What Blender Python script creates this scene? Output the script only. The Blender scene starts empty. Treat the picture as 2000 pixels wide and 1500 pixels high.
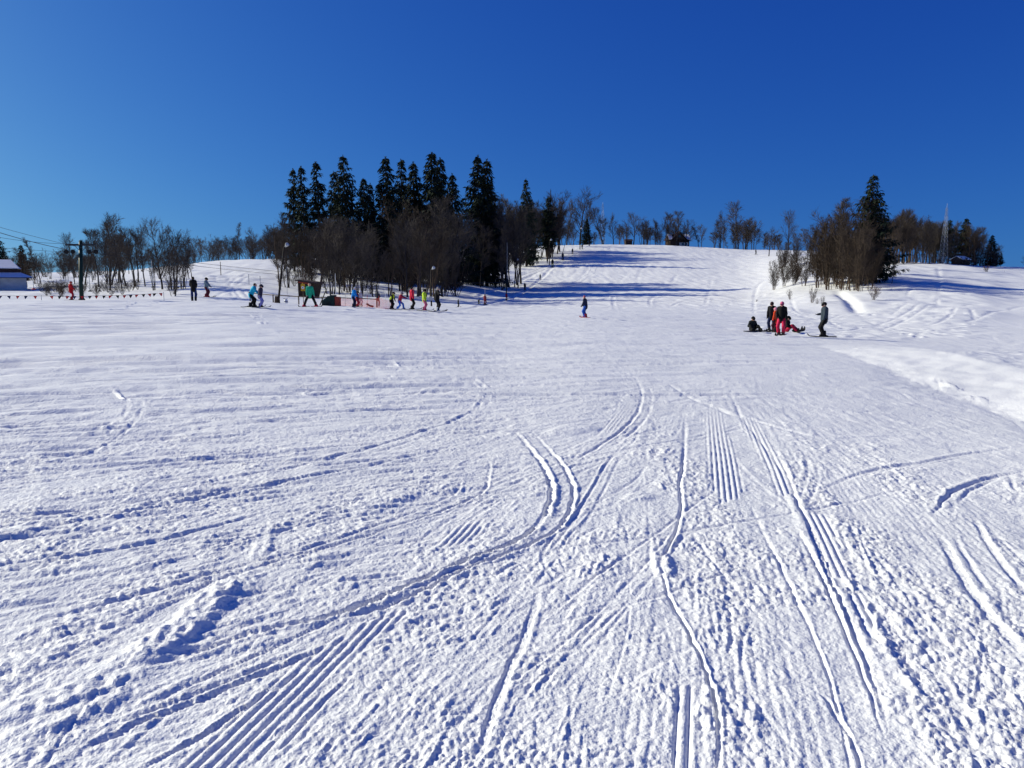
import bpy, math, random
import numpy as np
from mathutils import Vector, Matrix
random.seed(7)
RNG = np.random.default_rng(11)
scene = bpy.context.scene
C = scene.collection

# ---------------------------------------------------------------- camera, sky, sun, exposure
FPX, CX, CY, HOR = 1500.0, 1000.0, 750.0, 547.0      # photograph is 2000 x 1500
EYE = 1.65
PITCH = math.atan((CY - HOR) / FPX)
cam_data = bpy.data.cameras.new('camera')
cam = bpy.data.objects.new('camera', cam_data)
C.objects.link(cam)
cam.location = (0, 0, EYE)
cam.rotation_euler = (math.pi / 2 - PITCH, 0, 0)
cam_data.sensor_width = 36.0
cam_data.lens = 36.0 * FPX / 2000.0
cam_data.clip_start = 0.05
cam_data.clip_end = 6000
scene.camera = cam

SUN_AZ, SUN_EL = math.radians(-72), math.radians(26)   # azimuth from +Y (view direction), negative = left
world = bpy.data.worlds.new('World')
scene.world = world
world.use_nodes = True
wn, wl = world.node_tree.nodes, world.node_tree.links
wn.clear()
sky_tex = wn.new('ShaderNodeTexSky')
sky_tex.sky_type = 'NISHITA'
sky_tex.sun_disc = False
sky_tex.sun_elevation = SUN_EL
sky_tex.sun_rotation = SUN_AZ
sky_tex.altitude = 900
sky_tex.air_density = 1.0
sky_tex.dust_density = 2.5
sky_tex.ozone_density = 3.0
bg = wn.new('ShaderNodeBackground')
bg.inputs['Strength'].default_value = 0.10
wo = wn.new('ShaderNodeOutputWorld')
tcw = wn.new('ShaderNodeTexCoord')
def vm(op, vec=None, scale=None):
    n = wn.new('ShaderNodeVectorMath'); n.operation = op
    if vec is not None: n.inputs[1].default_value = vec
    if scale is not None: n.inputs['Scale'].default_value = scale
    return n
# the camera's deep-blue rendering of a clear sky: one tone curve per channel over the whole dome
chain = [vm('ADD', (0, 0, 0.08)), vm('NORMALIZE'), sky_tex, vm('SCALE', None, 0.1), vm('POWER', (1.64, 1.31, 0.67)), vm('MULTIPLY', (3.70, 5.70, 6.80)), vm('MINIMUM', (12, 12, 12)), bg]
prev_ = tcw.outputs['Generated']
for n_ in chain:
    wl.new(prev_, n_.inputs['Vector'] if n_ is sky_tex else n_.inputs['Color'] if n_ is bg else n_.inputs[0]); prev_ = n_.outputs[0]
wl.new(bg.outputs[0], wo.inputs['Surface'])

sun_data = bpy.data.lights.new('sun', 'SUN')
sun_data.energy = 4.7
sun_data.angle = math.radians(0.5)
sun_data.color = (1.0, 0.955, 0.76)
sun = bpy.data.objects.new('sun', sun_data)
C.objects.link(sun)
SUN_DIR = Vector((math.cos(SUN_EL) * math.sin(SUN_AZ), math.cos(SUN_EL) * math.cos(SUN_AZ), math.sin(SUN_EL)))
sun.rotation_euler = SUN_DIR.to_track_quat('Z', 'Y').to_euler()
sun.location = (-60, 30, 80)

vs = scene.view_settings
vs.view_transform = 'Standard'
vs.look = 'None'
vs.exposure = 0.20
vs.gamma = 1.0
vs.use_curve_mapping = False
scene.cycles.max_bounces = 5
scene.cycles.diffuse_bounces = 3
scene.cycles.transparent_max_bounces = 8

# ---------------------------------------------------------------- helpers
def mesh_np(name, verts, faces, mat=None, smooth=False, fmat=None, mats=None):
    """mesh from numpy verts (n,3) and faces: an (m,k) array or a list of such arrays"""
    me = bpy.data.meshes.new(name)
    verts = np.asarray(verts, np.float32)
    fl = faces if isinstance(faces, list) else [faces]
    fl = [np.asarray(f, np.int32) for f in fl if len(f)]
    nl = sum(f.size for f in fl)
    npoly = sum(len(f) for f in fl)
    me.vertices.add(len(verts)); me.vertices.foreach_set('co', verts.ravel())
    me.loops.add(nl); me.polygons.add(npoly)
    me.loops.foreach_set('vertex_index', np.concatenate([f.ravel() for f in fl]))
    tot = np.concatenate([np.full(len(f), f.shape[1], np.int32) for f in fl])
    start = np.concatenate([[0], np.cumsum(tot)[:-1]]).astype(np.int32)
    me.polygons.foreach_set('loop_start', start)
    me.polygons.foreach_set('loop_total', tot)
    me.polygons.foreach_set('use_smooth', np.full(npoly, bool(smooth)))
    for m in (mats or ([mat] if mat else [])):
        me.materials.append(m)
    if fmat is not None:
        me.polygons.foreach_set('material_index', np.asarray(fmat, np.int32))
    me.update(calc_edges=True)
    return me

def link(name, me, parent=None, loc=(0, 0, 0), rot=(0, 0, 0), scale=(1, 1, 1)):
    o = bpy.data.objects.new(name, me)
    C.objects.link(o)
    o.parent = parent
    o.location = loc; o.rotation_euler = rot
    o.scale = scale if hasattr(scale, '__len__') else (scale,) * 3
    return o

def tag(o, label=None, cat=None, group=None, kind=None):
    if label: o['label'] = label
    if cat: o['category'] = cat
    if group: o['group'] = group
    if kind: o['kind'] = kind
    return o

class MB:
    """collects simple shapes into one mesh"""
    def __init__(s): s.v, s.f = [], []
    def add(s, vs_, fs_):
        n = len(s.v); s.v += [tuple(p) for p in vs_]; s.f += [tuple(i + n for i in f) for f in fs_]
        return s
    def box(s, c, size, M=None):
        hx, hy, hz = (q / 2 for q in size)
        p = [Vector((sx * hx, sy * hy, sz * hz)) for sz in (-1, 1) for sy in (-1, 1) for sx in (-1, 1)]
        if M is not None: p = [M @ q for q in p]
        p = [q + Vector(c) for q in p]
        return s.add(p, [(0, 2, 3, 1), (4, 5, 7, 6), (0, 1, 5, 4), (2, 6, 7, 3), (0, 4, 6, 2), (1, 3, 7, 5)])
    def tube(s, pts, rad, n=6, cap=True):
        pts = [Vector(p) for p in pts]
        rr = rad if hasattr(rad, '__len__') else [rad] * len(pts)
        ring = []
        for i, p in enumerate(pts):
            d = (pts[min(i + 1, len(pts) - 1)] - pts[max(i - 1, 0)])
            d.normalize()
            a = Vector((0, 0, 1)) if abs(d.z) < 0.9 else Vector((1, 0, 0))
            u = d.cross(a).normalized(); w = d.cross(u)
            ring.append([p + (u * math.cos(t) + w * math.sin(t)) * rr[i] for t in (2 * math.pi * k / n for k in range(n))])
        vs_ = [q for r in ring for q in r]
        fs_ = [(i * n + k, i * n + (k + 1) % n, (i + 1) * n + (k + 1) % n, (i + 1) * n + k) for i in range(len(pts) - 1) for k in range(n)]
        if cap:
            fs_.append(tuple(range(n - 1, -1, -1))); fs_.append(tuple((len(pts) - 1) * n + k for k in range(n)))
        return s.add(vs_, fs_)
    def prism(s, poly, y0, y1):
        """poly in x,z extruded along y"""
        n = len(poly)
        vs_ = [(x, y0, z) for x, z in poly] + [(x, y1, z) for x, z in poly]
        fs_ = [tuple(range(n)), tuple(range(2 * n - 1, n - 1, -1))] + [(i, i + n, (i + 1) % n + n, (i + 1) % n) for i in range(n)]
        return s.add(vs_, fs_)
    def sphere(s, c, r, nu=10, nv=6, sc=(1, 1, 1)):
        c = Vector(c); vs_ = [c + Vector((0, 0, -r * sc[2]))]
        for j in range(1, nv):
            t = math.pi * j / nv
            for i in range(nu):
                a = 2 * math.pi * i / nu
                vs_.append(c + Vector((math.sin(t) * math.cos(a) * r * sc[0], math.sin(t) * math.sin(a) * r * sc[1], -math.cos(t) * r * sc[2])))
        vs_.append(c + Vector((0, 0, r * sc[2])))
        fs_ = [(0, 1 + (i + 1) % nu, 1 + i) for i in range(nu)]
        for j in range(nv - 2):
            for i in range(nu):
                a, b = 1 + j * nu + i, 1 + j * nu + (i + 1) % nu
                fs_.append((a, b, b + nu, a + nu))
        t = len(vs_) - 1; b0 = 1 + (nv - 2) * nu
        fs_ += [(b0 + i, b0 + (i + 1) % nu, t) for i in range(nu)]
        return s.add(vs_, fs_)
    def mesh(s, name, mat, smooth=False):
        me = bpy.data.meshes.new(name)
        me.from_pydata(s.v, [], s.f)
        me.materials.append(mat)
        if smooth:
            me.polygons.foreach_set('use_smooth', [True] * len(me.polygons))
        me.update()
        return me
    def build(s, name, mat, parent=None, smooth=False, **k):
        return link(name, s.mesh(name, mat, smooth), parent, **k)

def empty(name, loc=(0, 0, 0), rz=0.0, scale=1.0):
    o = bpy.data.objects.new(name, None)
    C.objects.link(o)
    o.empty_display_size = 0.2
    o.location = loc; o.rotation_euler = (0, 0, rz); o.scale = (scale,) * 3
    return o

# ---- materials
def mat_simple(name, col, rough=0.7, var=0.25, scale=6.0, metal=0.0, coords='Object', bump=0.0, spec=0.15):
    m = bpy.data.materials.new(name); m.use_nodes = True
    nt = m.node_tree; b = nt.nodes['Principled BSDF']
    tc = nt.nodes.new('ShaderNodeTexCoord')
    nz = nt.nodes.new('ShaderNodeTexNoise'); nz.inputs['Scale'].default_value = scale; nz.inputs['Detail'].default_value = 4
    nt.links.new(tc.outputs[coords], nz.inputs['Vector'])
    mp = nt.nodes.new('ShaderNodeMapRange')
    mp.inputs['From Min'].default_value = 0.3; mp.inputs['From Max'].default_value = 0.7
    mp.inputs['To Min'].default_value = 1 - var; mp.inputs['To Max'].default_value = 1 + var
    nt.links.new(nz.outputs[0], mp.inputs['Value'])
    mx = nt.nodes.new('ShaderNodeVectorMath'); mx.operation = 'SCALE'
    mx.inputs[0].default_value = col
    nt.links.new(mp.outputs[0], mx.inputs['Scale'])
    nt.links.new(mx.outputs[0], b.inputs['Base Color'])
    b.inputs['Roughness'].default_value = rough
    b.inputs['Metallic'].default_value = metal
    b.inputs['Specular IOR Level'].default_value = spec
    if bump:
        bp = nt.nodes.new('ShaderNodeBump'); bp.inputs['Strength'].default_value = bump; bp.inputs['Distance'].default_value = 0.02
        nt.links.new(nz.outputs[0], bp.inputs['Height']); nt.links.new(bp.outputs[0], b.inputs['Normal'])
    return m

# ---------------------------------------------------------------- the lie of the land
def pix_dir(px, py):
    X, Y = (px - CX) / FPX, (CY - py) / FPX
    ct, st = math.cos(PITCH), math.sin(PITCH)
    return np.array([X, ct + Y * st, -st + Y * ct])

def z_at(py, d):
    """height of a point at forward distance d that the camera sees at picture row py"""
    v = pix_dir(CX, py)
    return EYE + v[2] / v[1] * d

# columns: picture column -> [(forward distance, ('z', height) or picture row)]
COLS = {
    -160: [(20, 'z', .02), (55, 'z', .03), (61, 'z', .10), (65, 'z', -.12), (76, 'z', .15), (95, 'z', .3), (150, 548), (250, 536), (400, 'z', 4), (1500, 'z', 0)],
    0:    [(20, 'z', .02), (55, 'z', .03), (61, 'z', .10), (65, 'z', -.12), (76, 'z', .15), (95, 'z', .3), (150, 548), (250, 535), (400, 'z', 4), (1500, 'z', 0)],
    200:  [(20, 'z', .02), (55, 'z', .03), (61, 'z', .10), (65, 'z', -.12), (75, 'z', .15), (90, 'z', .5), (150, 545), (200, 540), (300, 530), (450, 'z', 5), (1500, 'z', 0)],
    400:  [(20, 'z', 0), (55, 'z', .03), (61, 'z', .06), (65, 'z', -.15), (75, 'z', .0), (90, 560), (130, 540), (180, 520), (210, 512), (260, 'z', 7), (1500, 'z', 0)],
    500:  [(20, 'z', -.03), (57, 'z', -.06), (61, 'z', -.08), (65, 'z', -.25), (76, 'z', -.1), (92, 'z', .5), (120, 545), (160, 522), (200, 507), (260, 'z', 8), (1500, 'z', 0)],
    600:  [(20, 'z', -.07), (58, 'z', -.3), (66, 'z', -.45), (80, 586), (100, 573), (130, 545), (170, 520), (200, 505), (260, 'z', 9), (1500, 'z', 0)],
    700:  [(20, 'z', -.1), (60, 601), (80, 589), (100, 573), (130, 555), (170, 532), (210, 505), (260, 'z', 10), (1500, 'z', 0)],
    850:  [(20, 'z', -.15), (60, 608), (80, 599), (100, 586), (120, 573), (150, 552), (190, 525), (230, 502), (290, 'z', 12), (1500, 'z', 0)],
    1000: [(20, 'z', -.25), (50, 620), (80, 604), (110, 591), (140, 579), (170, 563), (200, 543), (240, 515), (275, 489), (300, 481), (350, 'z', 15.5), (1500, 'z', 0)],
    1150: [(20, 'z', -.28), (50, 621), (80, 603), (110, 589), (140, 575), (170, 557), (200, 537), (240, 508), (270, 487), (292, 476), (340, 'z', 15.5), (1500, 'z', 0)],
    1300: [(20, 'z', -.38), (45, 633), (80, 606), (110, 590), (140, 573), (170, 554), (200, 534), (240, 506), (270, 487), (292, 476.5), (340, 'z', 15.3), (1500, 'z', 0)],
    1450: [(20, 'z', -.45), (42, 645), (80, 610), (110, 590), (140, 571), (170, 552), (200, 534), (240, 508), (270, 493), (288, 487), (340, 'z', 13.4), (1500, 'z', 0)],
    1500: [(20, 'z', -.47), (40, 651), (60, 629), (80, 608), (95, 597), (120, 578), (150, 556), (180, 538), (230, 504), (285, 487.5), (340, 'z', 13.2), (1500, 'z', 0)],
    1550: [(20, 'z', -.5), (38, 656), (50, 641), (65, 622), (80, 606), (95, 590), (115, 568), (130, 552), (150, 536), (180, 516), (230, 499), (285, 488), (340, 'z', 13), (1500, 'z', 0)],
    1640: [(20, 'z', -.55), (38, 660), (50, 646), (65, 624), (80, 602), (95, 579), (110, 562), (125, 548), (150, 532), (200, 507), (290, 'z', 11.5), (1500, 'z', 0)],
    1720: [(20, 'z', -.62), (38, 663), (55, 641), (70, 615), (85, 590), (100, 567), (115, 549), (135, 532), (160, 518), (180, 514), (250, 'z', 7.5), (1500, 'z', 0)],
    1850: [(15, 'z', -.55), (20, 'z', -.85), (30, 690), (40, 666), (55, 636), (80, 596), (110, 560), (140, 533), (168, 516), (205, 'z', 5.6), (270, 'z', 5.2), (1500, 'z', 0)],
    2000: [(10, 'z', -.3), (16, 'z', -.8), (25, 719), (30, 700), (40, 671), (60, 633), (90, 590), (120, 561), (150, 537), (172, 523), (200, 'z', 4.6), (270, 'z', 4), (1500, 'z', 0)],
    2160: [(10, 'z', -.35), (16, 'z', -.9), (25, 722), (30, 702), (40, 672), (60, 634), (90, 591), (120, 562), (150, 538), (172, 524), (200, 'z', 4.6), (270, 'z', 4), (1500, 'z', 0)],
}
NA, NL = 241, 420
A_AX = np.linspace(-0.80, 0.80, NA)
L_AX = np.linspace(math.log(1.0), math.log(1600), NL)
def _build_base():
    cols = sorted(COLS)
    az = [math.atan((c - CX) / FPX) for c in cols]
    prof = []
    for c, a in zip(cols, az):
        pts = [(1.0, 0.0), (3.0, -0.004 * math.sin(a) * 3), (7.0, -0.02 * math.sin(a) * 7)]
        for e in COLS[c]:
            pts.append((e[0], e[2] if len(e) == 3 else z_at(e[1], e[0])))
        ld = [math.log(p[0]) for p in pts]
        # forward distance -> radial distance along this azimuth
        ld = [v - math.log(math.cos(a)) for v in ld]
        prof.append(np.interp(L_AX, ld, [p[1] for p in pts]))
    prof = np.array(prof)
    Z = np.empty((NA, NL))
    for j in range(NL):
        Z[:, j] = np.interp(A_AX, az, prof[:, j])
    def smooth(Z, n, axis):
        k = np.exp(-np.linspace(-2, 2, 2 * n + 1) ** 2); k /= k.sum()
        P = np.pad(Z, [(n, n) if i == axis else (0, 0) for i in range(2)], mode='edge')
        return np.apply_along_axis(lambda v: np.convolve(v, k, 'valid'), axis, P)
    return smooth(smooth(Z, 7, 0), 4, 1)
ZB = _build_base()
def ground(x, y):
    """base height (vectorised)"""
    x = np.asarray(x, float); y = np.asarray(y, float)
    r = np.maximum(np.hypot(x, y), 1.0); a = np.arctan2(x, y)
    fa = np.clip((a - A_AX[0]) / (A_AX[1] - A_AX[0]), 0, NA - 1.001)
    fl = np.clip((np.log(r) - L_AX[0]) / (L_AX[1] - L_AX[0]), 0, NL - 1.001)
    ia = fa.astype(int); il = fl.astype(int); ta = fa - ia; tl = fl - il
    return ((ZB[ia, il] * (1 - ta) + ZB[ia + 1, il] * ta) * (1 - tl) + (ZB[ia, il + 1] * (1 - ta) + ZB[ia + 1, il + 1] * ta) * tl)
def gz(x, y): return float(ground(x, y))
def on_ground(px, py, dmin=1.2, dmax=600):
    """where the sight line through a picture point meets the land"""
    v = pix_dir(px, py); v = v / v[1]
    d = np.exp(np.linspace(math.log(dmin), math.log(dmax), 4000))
    h = EYE + v[2] * d - ground(v[0] * d, d)
    k = np.nonzero(h <= 0)[0]
    dd = d[k[0]] if len(k) else dmax
    return float(v[0] * dd), float(dd)
def at(px, d):
    """ground point at forward distance d under picture column px"""
    x = pix_dir(px, HOR)[0] / pix_dir(px, HOR)[1] * d
    return x, d, gz(x, d)
def size_at(px_h, d): return px_h * d / FPX

# ---- noise
def _hash(ix, iy, seed):
    h = (ix.astype(np.uint32) * np.uint32(374761393) + iy.astype(np.uint32) * np.uint32(668265263) + np.uint32(seed * 2246822519 & 0xffffffff))
    h = (h ^ (h >> np.uint32(13))) * np.uint32(1274126177)
    h = (h ^ (h >> np.uint32(16))) * np.uint32(2654435769)
    return h ^ (h >> np.uint32(15))
_GA = np.linspace(0, 2 * math.pi, 256, endpoint=False)
_GX, _GY = np.cos(_GA).astype(np.float32), np.sin(_GA).astype(np.float32)
def noise(x, y, seed=0):
    x = x.astype(np.float32); y = y.astype(np.float32)
    fx0 = np.floor(x); fy0 = np.floor(y); fx = x - fx0; fy = y - fy0
    ix = fx0.astype(np.int32); iy = fy0.astype(np.int32)
    u = fx * fx * fx * (fx * (fx * 6 - 15) + 10); v = fy * fy * fy * (fy * (fy * 6 - 15) + 10)
    def g(dx, dy):
        h = (_hash(ix + dx, iy + dy, seed) & np.uint32(255)).astype(np.intp)
        return _GX[h] * (fx - dx) + _GY[h] * (fy - dy)
    a = g(0, 0) * (1 - u) + g(1, 0) * u
    b = g(0, 1) * (1 - u) + g(1, 1) * u
    return (a * (1 - v) + b * v) * 1.5
def lumps(x, y, seed=0):
    """crumbs: rounded lumps of many sizes, 0..1"""
    x = x.astype(np.float32); y = y.astype(np.float32)
    ix = np.floor(x).astype(np.int32); iy = np.floor(y).astype(np.int32)
    out = np.zeros_like(x)
    for dx in (-1, 0, 1):
        for dy in (-1, 0, 1):
            h = _hash(ix + dx, iy + dy, seed)
            jx = (h & np.uint32(255)).astype(np.float32) / 255; jy = ((h >> np.uint32(8)) & np.uint32(255)).astype(np.float32) / 255
            rr = 0.35 + 0.55 * (((h >> np.uint32(16)) & np.uint32(255)).astype(np.float32) / 255) ** 1.5
            d2 = (x - (ix + dx + jx)) ** 2 + (y - (iy + dy + jy)) ** 2
            out = np.maximum(out, rr * np.sqrt(np.maximum(1 - d2 / (rr * rr), 0)))
    return out
def sstep(a, b, v):
    t = np.clip((v - a) / (b - a), 0, 1); return t * t * (3 - 2 * t)
# ---------------------------------------------------------------- snow: one sheet, worked by skis and the groomer
def snow_material():
    m = bpy.data.materials.new('snow'); m.use_nodes = True
    nt = m.node_tree; b = nt.nodes['Principled BSDF']
    b.inputs['Roughness'].default_value = 0.55
    b.inputs['Specular IOR Level'].default_value = 0.25
    tc = nt.nodes.new('ShaderNodeTexCoord')
    n0 = nt.nodes.new('ShaderNodeTexNoise'); n0.inputs['Scale'].default_value = 0.35; n0.inputs['Detail'].default_value = 5
    nt.links.new(tc.outputs['Object'], n0.inputs['Vector'])
    cr = nt.nodes.new('ShaderNodeValToRGB')
    cr.color_ramp.elements[0].position = 0.3; cr.color_ramp.elements[0].color = (0.835, 0.84, 0.845, 1)
    cr.color_ramp.elements[1].position = 0.7; cr.color_ramp.elements[1].color = (0.90, 0.90, 0.90, 1)
    nt.links.new(n0.outputs[0], cr.inputs[0]); nt.links.new(cr.outputs[0], b.inputs['Base Color'])
    prev = None
    for sc_, dist_, st_ in ((9.0, .03, .35), (30.0, .015, .7), (75.0, .006, .7)):
        n1 = nt.nodes.new('ShaderNodeTexNoise'); n1.inputs['Scale'].default_value = sc_; n1.inputs['Detail'].default_value = 2; n1.inputs['Roughness'].default_value = 0.6
        nt.links.new(tc.outputs['Object'], n1.inputs['Vector'])
        b1 = nt.nodes.new('ShaderNodeBump'); b1.inputs['Strength'].default_value = st_; b1.inputs['Distance'].default_value = dist_
        nt.links.new(n1.outputs[0], b1.inputs['Height'])
        if prev: nt.links.new(prev.outputs[0], b1.inputs['Normal'])
        prev = b1
    nt.links.new(prev.outputs[0], b.inputs['Normal'])
    return m
M_SNOW = snow_material()

def build_snow():
    dense = np.linspace(-0.655, 0.655, 900)
    side = 0.66 + np.cumsum(np.linspace(0.002, 0.06, 70)); side = side[side < math.pi - 0.02]
    az = np.concatenate([-side[::-1], dense, side])
    rr_ = [1.7]
    while rr_[-1] < 62:
        v = rr_[-1]; rr_.append(v + min(v * v * float(np.interp(v, [3.2, 5.5], [.0011, .00052])), .30))
    r = np.array(rr_); mid_ = r[:0]
    far = r[-1] + np.cumsum(np.linspace(0.35, 1.75, 250))
    out = np.exp(np.linspace(math.log(far[-1] * 1.01), math.log(2500), 36))
    r = np.concatenate([[0.02, 0.5, 0.9, 1.2, 1.45], r, mid_, far, out])
    nr, na = len(r), len(az)
    R, A = np.meshgrid(r, az, indexing='ij')
    X = (R * np.sin(A)); Y = (R * np.cos(A))
    Z = ground(X, Y)
    gap = np.gradient(r)[:, None]                      # ring spacing: fine relief fades where rings are far apart
    near = R < 75
    X32, Y32 = X.astype(np.float32), Y.astype(np.float32)

    # flow of the ski traffic: straight up the fall line on the right, sweeping across on the left
    def flow(x, y):
        rr = math.hypot(x, y); a = math.atan2(x, y)
        t = min(max((0.14 - a) / 0.62, 0), 1); t = t * t * (3 - 2 * t)
        b = min(max((math.log(max(rr, 1.6)) - math.log(1.5)) / math.log(22), 0), 1) ** 0.8
        return math.radians(78 - 58 * t * b)

    G = np.zeros((nr, na), np.float32); B = np.zeros((nr, na), np.float32); S = np.zeros((nr, na), np.float32)
    def stamp(pts, w, depth, berm, side=1, smooth=0.8, bw=None, taper=True, soft=False):
        """pts: ground polyline; a groove of half width w with a berm on one side (or both, side=0)"""
        bw0, w0 = bw, w
        n = len(pts) - 1
        for i in range(n):
            (x0, y0), (x1, y1) = pts[i], pts[i + 1]
            dx, dy = x1 - x0, y1 - y0; L = math.hypot(dx, dy)
            if L < 1e-5: continue
            r0, r1 = math.hypot(x0, y0), math.hypot(x1, y1)
            a0, a1 = math.atan2(x0, y0), math.atan2(x1, y1)
            nrad = abs((-dy * x0 + dx * y0) / (L * max(r0, .01)))
            w = max(w0, 1.35 * (float(np.interp(r0, r, gap[:, 0])) * nrad + .0016 * r0 * (1 - nrad)))
            if r0 > 14: w = max(w, 1.7 * float(np.interp(r0, r, gap[:, 0])) * nrad)
            dpk = depth * min((w / w0) ** .38, 2.5)
            wide_ = w > 1.25 * w0
            if wide_: w *= 1.15
            bw = max(bw0 or w0 * .8, w * (1.0 if wide_ else .6)); reach = w + 2.6 * bw
            lo, hi = min(r0, r1) - reach, max(r0, r1) + reach
            if hi < 1.3: continue
            da = reach / max(min(r0, r1), 0.8)
            i0, i1 = np.searchsorted(r, [lo, hi]); j0, j1 = np.searchsorted(az, [min(a0, a1) - da, max(a0, a1) + da])
            if i1 <= i0 or j1 <= j0: continue
            sx, sy = X32[i0:i1, j0:j1] - x0, Y32[i0:i1, j0:j1] - y0
            t = np.clip((sx * dx + sy * dy) / (L * L), 0, 1)
            ex, ey = sx - t * dx, sy - t * dy
            d = np.sqrt(ex * ex + ey * ey)
            sg = np.sign(dx * sy - dy * sx)            # + = left of travel
            k = (i + t) / n
            tp = np.clip(np.minimum(k, 1 - k) * 4, 0, 1) if taper else 1.0
            q = np.clip(1 - (d / w) ** 2, 0, 1)
            g = -dpk * tp * (np.exp(-(d / (w * .7)) ** 2) if soft or wide_ else np.minimum(q * 2.0, 1))
            if soft: reach = w * 2
            sl = (slice(i0, i1), slice(j0, j1))
            np.minimum(G[sl], g, out=G[sl])
            if berm:
                e = np.exp(-((d - w - bw * 0.7) / bw) ** 2)
                if side: e = e * np.where(sg * side > 0, 1.0, 0.15)
                np.maximum(B[sl], berm * tp * e, out=B[sl])
            if smooth:
                np.maximum(S[sl], smooth * tp * np.clip(1.3 - d / w, 0, 1), out=S[sl])

    def curve(pix, step=6):
        g = [on_ground(*p) for p in pix]
        P = [g[0]] + g + [g[-1]]
        out_ = []
        for i in range(1, len(P) - 2):
            p0, p1, p2, p3 = (np.array(q) for q in P[i - 1:i + 3])
            for s in range(step):
                t = s / step
                out_.append(tuple(0.5 * (2 * p1 + (p2 - p0) * t + (2 * p0 - 5 * p1 + 4 * p2 - p3) * t * t + (3 * p1 - p0 - 3 * p2 + p3) * t ** 3)))
        out_.append(tuple(g[-1]))
        # a wandering hand: tracks are never clean splines
        return [(x + random.gauss(0, 0.0018) * math.hypot(x, y) ** 0.5, y + random.gauss(0, 0.0018) * math.hypot(x, y) ** 0.5) for x, y in out_]

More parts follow.
